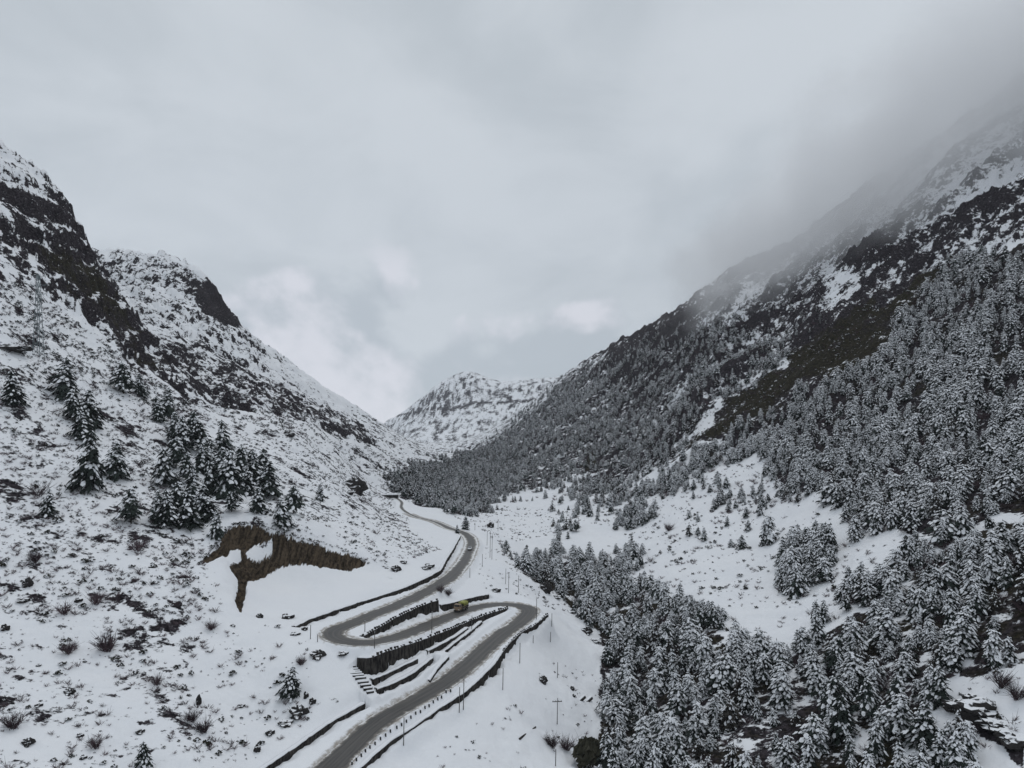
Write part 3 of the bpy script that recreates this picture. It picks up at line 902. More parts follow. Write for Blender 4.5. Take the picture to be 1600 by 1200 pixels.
# stepped spillway between the hairpin and the lowest road
steps = [((537, 1041), (556, 1036), .16), ((540, 1047), (560, 1042), .16), ((543, 1053), (563, 1048), .18), ((547, 1060), (566, 1054), .2), ((551, 1066), (569, 1060), .22),
         ((555, 1073), (572, 1066), .36), ((559, 1081), (576, 1075), .42), ((563, 1089), (580, 1083), .75), ((568, 1095.5), (582, 1089.5), .5), ((573, 1102), (584, 1097), .4)]
chute = tag(link('stepped_chute', None, loc=P(562, 1090, 175.5)), 'snowy stepped stone chute left of the terrace walls', 'chute')
for (a_, b_, h_) in steps:
    Ya = 183 - (a_[1] - 1036) / 66 * 9
    pa, pb = P(*a_, Ya), P(*b_, Ya + 0.8)
    for p_ in (pa, pb):
        p_[2] = ground(p_[0], p_[1]) + 0.05 + h_ * 0.45
    c_ = (pa + pb) / 2
    L = np.linalg.norm(pb[:2] - pa[:2])
    rz = math.atan2(pb[1] - pa[1], pb[0] - pa[0])
    rel = c_ - np.array(chute.location)
    st_ = link('step', MB().box((0, 0, -0.55), (L, 0.5, h_ + 1.0)).mesh('step', [m_stone]), chute, tuple(rel), (0, 0, rz))
    link('snow_cap', MB().box((0, 0.25, 0), (L * 0.98, 0.9, 0.16), taper=0.9).mesh('snow_cap', [m_snow]), st_, (0, 0, (h_ - 0.1) / 2 + 0.06))


# ------------------------------------------------------------------ trees
def conifer(seed, snow_p, wid=0.25, levels=13, base=0.10, thin=1.0, needle=0, rnd_p=0.62):
    """a 10 m fir: (crown mesh, trunk mesh)"""
    r = np.random.default_rng(seed)
    v, f, mi = [], [], []
    H = 10.0
    a_side = r.random() * 6.28
    for i in range(levels):
        t_ = (i + r.random() * 0.6) / levels
        z = H * (base + (0.97 - base) * t_)
        prof = (1 - t_ * 0.97) ** rnd_p * min(1.0, 0.62 + t_ * 2.4)
        R0 = H * wid * prof + 0.18
        nb = max(5, int((6 + 9 * (1 - t_)) * thin))
        a0 = r.random() * 6.28
        for b in range(nb):
            az = a0 + 6.283 * b / nb + r.normal(0, 0.22)
            R = R0 * r.uniform(0.55, 1.2) * (1 + 0.22 * math.cos(az - a_side))
            if r.random() < 0.08:
                continue
            ca_, sa_ = math.cos(az), math.sin(az)
            droop = r.uniform(0.30, 0.75) * (1 - 0.35 * t_)
            zb = z + r.uniform(-0.55, 0.55) * H / levels
            nc = 1 if R < 0.5 else (2 if R < 1.1 else (3 if R < 2.2 else 4))
            for c in range(nc):
                fr_ = (c + 0.75) / nc * 0.92
                L = R / nc * 0.62 + 0.13
                W = (0.15 * R + 0.185) * (1.05 - 0.35 * fr_) * r.uniform(0.8, 1.25)
                cx = R * fr_
                sd_ = r.normal(0, 0.10) * R
                cz = zb - droop * cx * (0.6 + 0.4 * fr_) + r.normal(0, 0.06)
                tilt = -droop * 1.25 - 0.15 - 0.25 * r.random()
                n8 = 8
                bi = len(v)
                ring = []
                for k in range(n8):
                    an = 6.283 * k / n8 + r.normal(0, 0.12)
                    rr = (1.12 if k % 2 == 0 else 0.62) * r.uniform(0.85, 1.15)
                    lx, ly = math.cos(an) * L * rr, math.sin(an) * W * rr
                    lz = tilt * lx - 0.10 * W * rr - (0.16 if k % 2 == 0 else 0.05) * r.random()
                    ring.append((lx, ly, lz))
                pts = ring + [(0, 0, 0.10 + 0.04 * W), (0.1 * L, 0, -0.16 - 0.10 * W)]
                for lx, ly, lz in pts:
                    x, y = cx + lx, sd_ + ly
                    v.append((x * ca_ - y * sa_, x * sa_ + y * ca_, cz + lz))
                for k in range(n8):
                    k2 = (k + 1) % n8
                    f.append((bi + k, bi + k2, bi + n8)); mi.append(0)
                    f.append((bi + k2, bi + k, bi + n8 + 1)); mi.append(0)
                if r.random() < snow_p * (0.36 + 0.66 * t_ + 0.15 * (c == nc - 1)):
                    bi = len(v)
                    sxx = r.normal(0, 0.12) * L
                    sc_ = r.uniform(0.70, 1.0)
                    for k in range(6):
                        an = 6.283 * k / 6 + r.normal(0, 0.2)
                        rr = sc_ * r.uniform(0.75, 1.15)
                        lx, ly = sxx + math.cos(an) * L * rr, math.sin(an) * W * rr
                        x, y = cx + lx, sd_ + ly
                        v.append((x * ca_ - y * sa_, x * sa_ + y * ca_, cz + tilt * lx + 0.03 - 0.05 * W))
                    x, y = cx + sxx, sd_
                    v.append((x * ca_ - y * sa_, x * sa_ + y * ca_, cz + tilt * sxx + 0.30 + 0.16 * W))
                    for k in range(6):
                        f.append((bi + k, bi + (k + 1) % 6, bi + 6)); mi.append(1)
    # leader
    bi = len(v)
    for k in range(3):
        v.append((0.12 * math.cos(k * 2.1), 0.12 * math.sin(k * 2.1), H * 0.93))
    v.append((0, 0, H * 1.01))
    for k in range(3):
        f.append((bi + k, bi + (k + 1) % 3, bi + 3)); mi.append(0)
    crown = make_mesh('crown', v, [np.array(f)], [(m_needle, m_needle2)[needle], m_snow], mi)
    lean = r.normal(0, 0.12, 2)
    tr = MB().tube([(0, 0, -1.0), (0, 0, 0), (lean[0] * .3, lean[1] * .3, 3), (lean[0] * .5, lean[1] * .5, 6), (0, 0, 9.4)], [0.24, 0.2, 0.15, 0.10, 0.03], 6)
    for k in range(5):          # dead lower boughs
        az = r.random() * 6.28
        z = r.uniform(0.6, 2.2)
        tr.tube([(0, 0, z), (0.9 * math.cos(az), 0.9 * math.sin(az), z - 0.1)], [0.05, 0.015], 3)
    return crown, tr.mesh('trunk', [m_bark])


def twig_plant(seed, n, h, spread, rad, material, sub=2, snow=0.0):
    """bare shrub or tree: forking thin stems"""
    r = np.random.default_rng(seed)
    mb = MB()
    for i in range(n):
        az = r.random() * 6.283
        el = r.uniform(0.35, 1.0)
        L = h * r.uniform(0.55, 1.1)
        d0 = np.array([math.cos(az) * spread * el, math.sin(az) * spread * el, 1.0])
        d0 /= np.linalg.norm(d0)
        p0 = np.array([r.normal(0, 0.08), r.normal(0, 0.08), -0.1]) * h
        p1 = p0 + d0 * L * 0.55
        p2 = p0 + d0 * L + np.array([r.normal(0, .12), r.normal(0, .12), r.normal(0, .06)]) * h
        mb.tube([p0, p1, p2], [rad, rad * 0.75, rad * 0.25], 3, False)
        for s_ in range(sub):
            k = r.uniform(0.35, 0.9)
            q0 = p0 + d0 * L * k * 0.9
            q1 = q0 + (d0 + r.normal(0, 0.6, 3)) * h * r.uniform(0.2, 0.42)
            mb.tube([q0, q1], [rad * 0.6, rad * 0.2], 3, False)
    return mb.mesh('stems', [material])


def leafy(seed, n, material, snow_p=0.3):
    """low evergreen cushion of leaf tufts, about 1 m"""
    r = np.random.default_rng(seed)
    v, f, mi = [], [], []
    for i in range(n):
        az = r.random() * 6.283
        rr = math.sqrt(r.random()) * 0.55
        c = np.array([math.cos(az) * rr, math.sin(az) * rr, r.uniform(0.05, 0.62) * (1 - rr * 0.7)])
        bi = len(v)
        k = 5
        for j in range(k):
            an = 6.283 * j / k + r.normal(0, 0.3)
            q = r.uniform(0.10, 0.26)
            v.append(tuple(c + [math.cos(an) * q, math.sin(an) * q, r.normal(-0.03, 0.07)]))
        v.append(tuple(c + [0, 0, r.uniform(0.08, 0.2)]))
        s_ = 1 if r.random() < snow_p else 0
        for j in range(k):
            f.append((bi + j, bi + (j + 1) % k, bi + k)); mi.append(s_)
    return make_mesh('foliage', v, [np.array(f)], [material, m_snow], mi)


SNOWY = [conifer(100 + i, (0.90, 0.80, 0.94, 0.70, 0.88, 0.84, 0.95, 0.6)[i], (0.34, 0.30, 0.40, 0.33, 0.28, 0.46, 0.37, 0.31)[i], (12, 13, 11, 12, 14, 10, 11, 12)[i], rnd_p=(.52, .62, .40, .5, .66, .36, .45, .55)[i]) for i in range(8)]
DARK = [conifer(200 + i, (0.5, 0.42, 0.58, 0.4)[i], (0.38, 0.34, 0.43, 0.37)[i], (12, 13, 11, 11)[i], base=(0.1, 0.14, 0.12, 0.28)[i], thin=1.1) for i in range(4)]
DULL = [conifer(300 + i, (0.42, 0.5, 0.36)[i], (0.36, 0.32, 0.42)[i], (8, 9, 8)[i], thin=0.8, needle=1) for i in range(3)]
BARE = [(twig_plant(400 + i, 30, 5.2, (1.1, 0.8, 1.4)[i], 0.075, m_twig, 3), None) for i in range(3)]
SHRUB = [twig_plant(500 + i, (12, 15, 10, 18)[i], 1.0, (1.3, 1.7, 1.0, 1.5)[i], 0.032, m_twig, 2) for i in range(4)]
CUSH = [leafy(600 + i, (14, 22, 30)[i], m_scrub, (0.35, 0.45, 0.3)[i]) for i in range(3)]

placed = {'snowy': [], 'dark': [], 'dull': [], 'bare': []}
src = {}


def tree(kind, v_i, x, y, h, label, group, z=None, name='conifer'):
    lib = {'snowy': SNOWY, 'dark': DARK, 'dull': DULL, 'bare': BARE}[kind]
    cr, tr = lib[v_i % len(lib)]
    z = float(ground(x, y)) if z is None else z
    root = tag(link(name, None, loc=(x, y, z - 0.15), rot=(random.gauss(0, 0.04), random.gauss(0, 0.04), random.uniform(0, 6.28)), scale=(h / 10 * random.uniform(0.85, 1.2),) * 2 + (h / 10,)), label, 'tree', group)
    c = link('crown', cr, root)
    k = link('trunk', tr, root) if tr is not None else None
    src.setdefault((kind, v_i % len(lib)), (c, k))
    return root


# single trees that stand apart, and the grove on the left slope: px, row of the foot, height in px, kind, label or None
GROVE_L = 'dark snow dusted conifer in the dense grove on the left slope'
LONE = [
    (101, 623, 68, 'dark', 'dark conifer highest in the short row climbing the left slope'),
    (20, 634, 58, 'dark', 'broad dark conifer at the left edge of the picture under the cliffs'),
    (142, 668, 62, 'dark', 'broad dark conifer in the middle of the row on the left slope'),
    (118, 662, 56, 'dark', 'bushy dark conifer second in the row on the left slope'),
    (128, 690, 56, 'dark', 'dark conifer third down the row on the left slope'),
    (143, 766, 98, 'dark', 'tallest conifer on the left slope with a dark bare foot of trunk'),
    (181, 748, 58, 'dark', 'conifer just right of the tallest tree on the left slope'),
    (193, 617, 52, 'dark', 'dark conifer alone under the cliffs above the left grove'),
    (218, 620, 38, 'dark', 'slim small conifer beside the lone tree under the left cliffs'),
    (60, 775, 55, 'bare', 'tall bare brownish tree low on the far left slope'),
    (77, 804, 42, 'dark', 'squat conifer below the bare tree on the far left slope'),
    (205, 820, 60, 'dark', 'slender conifer alone between the far left trees and the grove'),
    (340, 838, 42, 'dark', 'pale small conifer at the upper edge of the brown earth cut'),
    (348, 707, 52, 'dark', 'flat topped pine on a bare trunk above the left grove'),
    (440, 824, 48, 'dark', 'front tree of the pair right of the left grove'),
    (459, 802, 46, 'dark', 'rear tree of the pair right of the left grove'),
    (500, 781, 27, 'dark', 'small conifer alone right of the pair on the left slope'),
    (588, 834, 19, 'bare', 'small bare bush like tree on the slope above the upper road'),
    (455, 1086, 46, 'dark', 'round snowy conifer alone in the lower left foreground'),
    (222, 1203, 44, 'dark', 'dark conifer cut off by the bottom edge at lower left'),
    (401, 798, 40, 'dark', 'small open conifer in front of the right end of the grove'),
    (921, 1200, 52, 'olive', 'round olive green tree at the bottom edge beside the forest'),
    (1200, 850, 46, 'snowy', 'conifer alone in the middle of the right snowfield'),
    (1075, 840, 22, 'dull', 'small conifer alone on the right snowfield left of the others'),
    (714, 833, 14, 'dark', 'small dark conifer beside the far road bend'),
    (727, 828, 22, 'dark', 'dark conifer beside the far road bend'),
]
grove = [(262, 650, 46), (247, 660, 42), (283, 705, 57), (312, 708, 52), (270, 690, 50), (298, 690, 48), (258, 757, 60), (290, 752, 47), (300, 775, 52), (328, 770, 52), (360, 778, 76), (378, 752, 57),
         (262, 822, 60), (292, 824, 57), (322, 812, 57), (362, 800, 34), (397, 757, 56), (420, 775, 56), (345, 752, 55), (275, 732, 50), (315, 738, 52), (330, 735, 48), (350, 765, 50), (300, 800, 46), (245, 815, 52), (410, 745, 46), (385, 770, 44), (278, 800, 50)]
for i, (px, py, hp, kind, lab) in enumerate(LONE):
    x, y, z = site(px, py, 110)
    h = hp / F * y
    if kind == 'olive':
        root = tag(link('round_tree', None, loc=(x, y, z - 0.1), rot=(0, 0, 1.0)), lab, 'tree')
        link('crown', leafy(777, 260, m_olive, 0.02), root, (0, 0, h * 0.25), None, (h * 0.72, h * 0.72, h * 1.0))
        link('trunk', twig_plant(778, 12, h * 0.8, 0.6, 0.07, m_bark, 3), root)
        continue
    tree(kind, i, x, y, h, lab, None, z, 'bare_tree' if kind == 'bare' else 'conifer')
for i, (px, py, hp) in enumerate(grove):
    x, y, z = site(px, py, 110)
    tree('dark', i, x, y, hp / F * y, GROVE_L, 'conifers of the left grove', z)

# forests: candidates on a jittered grid in the valley, kept where woods grow
WOODS = [  # outline, kind weights (snowy, dark, dull, bare), keep, height range, label, group
    ([(806, 890), (850, 862), (1015, 866), (1018, 885), (975, 912), (985, 928), (1060, 930), (1135, 968), (1165, 1015), (1235, 1000), (1310, 945), (1350, 912), (1395, 893), (1440, 862), (1520, 825), (1600, 800), (1800, 700), (1800, 1100), (1600, 1032), (1500, 1048), (1462, 1090), (1500, 1140), (1540, 1260), (950, 1260), (940, 1050), (952, 1010), (900, 950)],
     (0.68, .07, .09, .16), 0.86, (5.2, 9.8), 'snow laden conifer in the dense forest across the lower right', 'conifers of the lower right forest'),
    ([(1224, 918), (1236, 838), (1300, 848), (1304, 885), (1252, 936), (1228, 938)], (.8, .2, 0, 0), 1.0, (8, 11), 'conifer in the dense wedge shaped clump on the right snowfield', 'conifers of the snowfield clump'),
    ([(1900, 345), (1600, 398), (1500, 402), (1455, 440), (1388, 518), (1372, 572), (1262, 614), (1105, 700), (1050, 738), (940, 797), (1000, 785), (1090, 742), (1195, 712), (1220, 765), (1320, 800), (1330, 845), (1440, 845), (1600, 790), (1900, 700)],
     (.70, .03, .11, .16), 0.88, (5.8, 10.8), 'snow laden conifer in the steep forest on the right mountainside', 'conifers of the right mountainside'),
    ([(690, 750), (760, 700), (870, 605), (960, 560), (1060, 510), (1130, 505), (1230, 540), (1225, 562), (1100, 660), (1040, 730), (960, 785), (900, 790), (870, 765), (800, 785), (740, 806), (690, 795)],
     (.36, .10, .32, .22), 0.85, (5, 9), None, None),
    ([(600, 752), (640, 737), (720, 714), (800, 700), (800, 765), (700, 797), (660, 790), (610, 765)], (.02, .55, .35, .08), 0.8, (6, 10), None, None),
    ([(1060, 505), (1190, 440), (1290, 430), (1290, 520), (1230, 545), (1100, 515)], (.2, .0, .4, .4), 0.22, (4, 7), None, None),
    ([(870, 770), (960, 735), (1000, 745), (960, 790), (900, 845), (860, 838)], (.3, .3, .3, .1), 0.16, (5, 8), 'scattered conifer on the snow between the far forest and the lower forest', 'conifers scattered on the snow'),
    ([(960, 830), (980, 805), (1010, 795), (1030, 790), (1020, 805), (975, 828)], (.6, .4, 0, 0), 0.6, (6, 9), 'conifer in the short slanting row on the snow above the lower forest', 'conifers of the slanting row'),
    ([(1080, 850), (1060, 760), (1150, 740), (1220, 790), (1180, 860), (1130, 900)], (.5, .2, .2, .1), 0.075, (4, 8), 'small conifer scattered over the right snowfield', 'small conifers of the snowfield'),
    ([(1105, 795), (1112, 752), (1200, 742), (1250, 735), (1264, 778), (1205, 802), (1150, 803)], (.3, .15, .15, .4), 0.55, (3.5, 7.5), 'small tree in the mixed thicket at the upper edge of the right snowfield', 'trees of the snowfield thicket'),
    ([(950, 800), (1000, 765), (1100, 735), (1110, 750), (1040, 790), (980, 815)], (.3, .2, .2, .3), 0.22, (3, 7), 'small tree on the upper left of the right snowfield', 'small trees above the slanting row'),
    ([(780, 850), (810, 880), (900, 950), (950, 1010), (930, 1000), (880, 940), (800, 880)], (.1, .3, .3, .3), 0.4, (3, 6), 'low snowy tree among the boulders of the gorge', 'low trees of the gorge'),
    ([(1440, 1190), (1470, 1100), (1500, 1130), (1540, 1190)], (.8, .1, 0, .1), 0.5, (6, 9), 'snow laden conifer left of the black rock outcrop at bottom right', 'conifers by the rock outcrop'),
]
cell = 4.0
gx, gy = np.meshgrid(np.arange(-260, 900, cell), np.arange(125, 1750, cell))
gx = (gx + rng.uniform(-0.48, 0.48, gx.shape) * cell).ravel()
gy = (gy + rng.uniform(-0.48, 0.48, gy.shape) * cell).ravel()
inf = np.abs(gx / gy) < 0.95
gx, gy = gx[inf], gy[inf]
gz = ground(gx, gy)
tpx, tpy = gx / gy * F + 800, HOR - gz / gy * F
jit = fbm(gx / 24, gy / 24, gx * 0, 4) * 26
cands = []
taken = np.zeros(len(gx), bool)
BROWNSTRIP = [(1500, 375), (1400, 470), (1295, 520), (1235, 562), (1100, 660), (1030, 735), (1108, 690), (1262, 600), (1370, 560), (1425, 470)]
strip = pip(tpx + jit * 0.6, tpy + jit * 0.6, BROWNSTRIP)
clear = fbm(gx / 26, gy / 26, gx * 0 + 5, 3)
for wi, (poly, wts, keep, hr, lab, grp) in enumerate(WOODS):
    m = pip(tpx + jit * 0.7, tpy + jit * 0.5, poly) & ~taken
    k_ = keep * np.clip(1.0 + 0.0 * clear, 0, 1)
    if wi in (0, 2):
        k_ = np.where(clear < -0.24, 0.18, k_)
    if wi == 3:
        k_ = keep * np.clip(0.75 + 1.3 * clear, 0.05, 1.5)
        k_ = k_ * (1.0 - 0.25 * sstep(gy, 500, 1400)) * np.where(pip(tpx, tpy, [(750, 790), (900, 700), (960, 720), (1000, 745), (880, 800)]), 0.45, 1)
    m &= rng.random(len(gx)) < k_
    m &= ~(strip & (rng.random(len(gx)) < 0.96))
    taken |= m
    for i in np.where(m)[0]:
        kind = ('snowy', 'dark', 'dull', 'bare')[int(np.searchsorted(np.cumsum(wts), rng.random() * sum(wts)))]
        h = (hr[0] * 0.75 + (hr[1] * 1.08 - hr[0] * 0.75) * rng.random() ** 1.15) * (0.8 if kind == 'bare' else 1.0)
        if rng.random() < 0.14:
            h *= 0.55
        cands.append((h / gy[i], kind, gx[i], gy[i], gz[i], h, lab, grp, tpx[i], tpy[i]))
cands.sort(key=lambda c: -c[0])
quota = {'snowy': 230, 'dark': 0, 'dull': 0, 'bare': 0}
rest = {'snowy': [], 'dark': [], 'dull': [], 'bare': []}
small_q = {8: 30, 7: 20, 6: 30}
gq = {}
n_ind = 0


def place_label(lab, grp, px, py, kind):
    if grp == 'conifers of the lower right forest':
        k = ('snow laden', 'darker')[kind != 'snowy']
        if px > 1480:
            w_ = 'at the right edge of the lower forest above the snow patch' if py < 1060 else 'at the right edge beside the bottom right snow patch'
        elif py > 1130:
            w_ = 'at the bottom edge in the left corner of the lower forest' if px < 1060 else ('at the bottom edge in the middle of the lower forest' if px < 1270 else 'at the bottom edge of the lower forest near the outcrop')
        elif py > 1040:
            w_ = 'along the left edge of the lower forest beside the open slope' if px < 1060 else ('in the middle of the lower forest' if px < 1270 else 'in the right half of the lower forest left of the snow patch')
        else:
            w_ = 'in the upper left of the lower forest below the snowfield' if px < 1160 else ('at the upper rim of the lower forest under the wedge clump' if px < 1350 else 'in the upper right of the lower forest')
        return k + ' conifer ' + w_, 'conifers ' + w_
    if grp == 'conifers of the right mountainside':
        w_ = 'low in the steep right forest just above the snowfield' if px < 1420 else ('at the right edge of the steep forest, lower part' if py > 700 else 'at the right edge of the steep forest, upper part')
        return 'snow laden conifer ' + w_, 'conifers ' + w_
    return lab, grp


for c in cands:
    size, kind, x, y, z, h, lab, grp, px, py = c
    seen = -5 < px < 1605 and 100 < py < 1225
    g_lim = 170 if grp == 'conifers of the lower right forest' else (60 if grp == 'conifers of the right mountainside' else 22)
    if lab and seen and kind != 'bare' and n_ind < 262 and gq.get(grp, 0) < g_lim:
        lab2, grp2 = place_label(lab, grp, px, py, kind)
        tree(kind, int(rng.integers(0, 8)), x, y, h, lab2, grp2, z)
        gq[grp] = gq.get(grp, 0) + 1
        n_ind += 1
    else:
        rest[kind].append((x, y, z, h))
print('trees', len(cands), n_ind, gq, {k: len(v) for k, v in rest.items()})
# make sure each form exists once as a thing
for kind, lib in (('snowy', SNOWY), ('dark', DARK)):
    for i in range(len(lib)):
        assert (kind, i) in src, (kind, i)


def scatter(name, label, pts, sources, kind='stuff'):
    """many look-alikes as one mass: points that carry copies of ready-made plants"""
    pts = np.array(pts, float)
    me = bpy.data.meshes.new(name)
    me.vertices.add(len(pts))
    me.vertices.foreach_set('co', np.ascontiguousarray(pts[:, :3], dtype=np.float32).ravel())
    for nm, tp, val in (('size', 'FLOAT', pts[:, 3]), ('turn', 'FLOAT', rng.uniform(0, 6.283, len(pts))), ('lean_x', 'FLOAT', rng.normal(0, 0.05, len(pts))), ('lean_y', 'FLOAT', rng.normal(0, 0.05, len(pts))), ('form', 'INT', rng.integers(0, len(sources), len(pts)))):
        at = me.attributes.new(nm, tp, 'POINT')
        at.data.foreach_set('value', np.ascontiguousarray(val, dtype=np.int32 if tp == 'INT' else np.float32))
    me.update()
    ob = tag(link(name, me), label, kind=kind)
    ng = bpy.data.node_groups.new(name, 'GeometryNodeTree')
    ng.interface.new_socket('Geometry', in_out='INPUT', socket_type='NodeSocketGeometry')
    ng.interface.new_socket('Geometry', in_out='OUTPUT', socket_type='NodeSocketGeometry')
    gi = ng.nodes.new('NodeGroupInput')
    go = ng.nodes.new('NodeGroupOutput')
    joined = ng.nodes.new('GeometryNodeJoinGeometry')
    for parts in sources:
        one = ng.nodes.new('GeometryNodeJoinGeometry')
        for p_ in parts:
            if p_ is None:
                continue
            oi = ng.nodes.new('GeometryNodeObjectInfo')
            oi.transform_space = 'ORIGINAL'
            oi.inputs['Object'].default_value = p_
            ng.links.new(oi.outputs['Geometry'], one.inputs[0])
        g2 = ng.nodes.new('GeometryNodeGeometryToInstance')
        ng.links.new(one.outputs[0], g2.inputs[0])
        ng.links.new(g2.outputs[0], joined.inputs[0])
    iop = ng.nodes.new('GeometryNodeInstanceOnPoints')
    iop.inputs['Pick Instance'].default_value = True

    def named(nm, tp):
        nd = ng.nodes.new('GeometryNodeInputNamedAttribute')
        nd.data_type = tp
        nd.inputs['Name'].default_value = nm
        return nd.outputs[0]
    cx = ng.nodes.new('ShaderNodeCombineXYZ')
    ng.links.new(named('turn', 'FLOAT'), cx.inputs[2])
    ng.links.new(named('lean_x', 'FLOAT'), cx.inputs[0])
    ng.links.new(named('lean_y', 'FLOAT'), cx.inputs[1])
    ng.links.new(gi.outputs[0], iop.inputs['Points'])
    ng.links.new(joined.outputs[0], iop.inputs['Instance'])
    ng.links.new(named('form', 'INT'), iop.inputs['Instance Index'])
    ng.links.new(cx.outputs[0], iop.inputs['Rotation'])
    ng.links.new(named('size', 'FLOAT'), iop.inputs['Scale'])
    ng.links.new(iop.outputs[0], go.inputs[0])
    md = ob.modifiers.new('scatter', 'NODES')
    md.node_group = ng
    return ob


def forms(kind):
    return [v for k, v in sorted(src.items(), key=lambda kv: kv[0]) if k[0] == kind]


for kind, nm, lab in (('snowy', 'snowy_forest', 'mass of snow laden conifers on the right mountainside'), ('dark', 'dark_forest', 'mass of dark far conifers along the valley floor'),
                      ('dull', 'mixed_forest', 'mass of far grey conifers on the right slope'), ('bare', 'bare_wood', 'mass of bare leafless trees among the conifers')):
    if rest[kind]:
        if not forms(kind):
            x, y, z, h = rest[kind][0]
            tree(kind, 0, x, y, h, 'bare grey tree', None, z)
        scatter(nm, lab, [(x, y, z - 0.15, h / 10) for x, y, z, h in rest[kind]], forms(kind))

# ------------------------------------------------------------------ shrubs
sh = []
SCRUB = [  # outline, per m2, size range, share of bare twigs, label
    ([(-60, 560), (60, 560), (240, 640), (300, 720), (230, 830), (330, 850), (350, 960), (250, 1000), (120, 960), (-60, 960)], 0.9, (0.35, 2.0), .72, 'shrub poking from the snow on the left slope below the cliffs'),
    ([(-60, 960), (120, 960), (260, 1010), (390, 960), (480, 1000), (490, 1120), (400, 1190), (-60, 1260)], 0.36, (0.3, 1.6), .72, 'shrub poking from the snow in the lower left foreground'),
    ([(300, 640), (480, 690), (640, 750), (640, 830), (690, 860), (600, 885), (470, 840), (430, 830), (380, 700)], 0.2, (0.4, 1.6), .5, 'shrub on the snowy slope between the left grove and the upper road'),
    ([(0, 430), (90, 480), (200, 565), (330, 650), (300, 720), (200, 620), (60, 560), (0, 560)], 0.42, (0.8, 2.4), .5, None),
    ([(330, 600), (500, 640), (660, 715), (640, 750), (480, 690), (330, 660)], 0.12, (1.0, 2.6), .5, None),
    ([(640, 1190), (760, 1120), (860, 1030), (940, 1060), (950, 1230), (640, 1230)], 0.08, (0.4, 1.2), .7, 'shrub on the snow between the lowest road and the lower forest'),
    ([(860, 800), (1050, 760), (1190, 700), (1310, 810), (1390, 900), (1230, 960), (1160, 970), (1060, 890), (1020, 850)], 0.06, (0.5, 2.2), .55, 'shrub on the right snowfield'),
    ([(1480, 1060), (1610, 1040), (1610, 1210), (1540, 1190)], 0.10, (0.6, 1.6), .8, 'bare shrub around the black rock outcrop at bottom right'),
    ([(690, 800), (780, 790), (900, 800), (880, 830), (800, 850), (770, 842), (745, 822)], 0.07, (0.5, 1.6), .6, 'shrub on the open valley floor beyond the hairpins'),
    ([(742, 850), (800, 860), (860, 930), (830, 935), (760, 920), (735, 890)], 0.05, (0.4, 1.1), .6, 'shrub on the snowy spur above the right hairpin'),
    ([(770, 830), (800, 860), (920, 970), (940, 1010), (900, 960), (850, 950), (790, 880)], 0.12, (0.7, 1.8), .6, 'shrub among the boulders along the gorge'),
    ([(1060, 520), (1200, 440), (1350, 340), (1480, 350), (1440, 450), (1300, 530), (1200, 550)], 0.02, (1.0, 2.6), .5, None),
    ([(1100, 690), (1240, 600), (1390, 520), (1500, 400), (1440, 400), (1290, 510), (1080, 660)], 0.10, (0.8, 2.4), .5, None),
    ([(1000, 860), (1600, 800), (1600, 1190), (960, 1190), (950, 1000)], 0.03, (0.9, 2.2), .75, None),
]
cell = 1.9
gx, gy = np.meshgrid(np.arange(-420, 420, cell), np.arange(118, 900, cell))
gx = (gx + rng.uniform(-0.5, 0.5, gx.shape) * cell).ravel()
gy = (gy + rng.uniform(-0.5, 0.5, gy.shape) * cell).ravel()
inf = np.abs(gx / gy) < 0.76
gx, gy = gx[inf], gy[inf]
gz = ground(gx, gy)
tpx, tpy = gx / gy * F + 800, HOR - gz / gy * F
rdist = poly_near(gx, gy, ROAD[::4])[0]
onearth = field(earth, gx, gy) > 0.5
clump = fbm(gx / 11, gy / 11, gx * 0 + 2, 3)
tk = np.zeros(len(gx), bool)
cutm = pip(tpx, tpy, [(360, 830), (440, 835), (580, 885), (600, 905), (560, 955), (470, 985), (360, 970)])
for poly, dn, hr, tw, lab in SCRUB:
    m = pip(tpx, tpy, poly) & ~tk & (rdist > 6.5) & ~onearth & ~cutm
    m &= rng.random(len(gx)) < dn * cell * cell * np.clip(0.55 + 1.7 * clump, 0.04, 2.2)
    tk |= m
    for i in np.where(m)[0]:
        s_ = hr[0] + (hr[1] - hr[0]) * rng.random() ** 2.2
        sh.append((s_ / gy[i], 'twig' if rng.random() < tw else 'cushion', gx[i], gy[i], gz[i], s_, lab))
sh.sort(key=lambda c: -c[0])
cnt = 0
srest = {'twig': [], 'cushion': []}
ssrc = {'twig': {}, 'cushion': {}}
for size, kind, x, y, z, s_, lab in sh:
    px, py = x / y * F + 800, HOR - z / y * F
    if lab and cnt < 295 and 0 < px < 1600 and py < 1198:
        lib = SHRUB if kind == 'twig' else CUSH
        k = int(rng.integers(0, len(lib)))
        o = link('shrub' if kind == 'twig' else 'dwarf_bush', lib[k], None, (x, y, z - 0.04), (0, 0, rng.uniform(0, 6.28)), (s_ * 1.1, s_ * 1.1, s_))
        lb_ = ('bare ' + lab.replace('bare ', '') if kind == 'twig' else 'dark leafy ' + lab.replace('bare ', ''))
        tag(o, lb_, 'shrub', lb_ + 's'[:0] + ' group')
        o['group'] = ('bare shrubs: ' if kind == 'twig' else 'leafy shrubs: ') + lab
        ssrc[kind].setdefault(k, (o,))
        cnt += 1
    else:
        srest[kind].append((x, y, z - 0.04, s_))
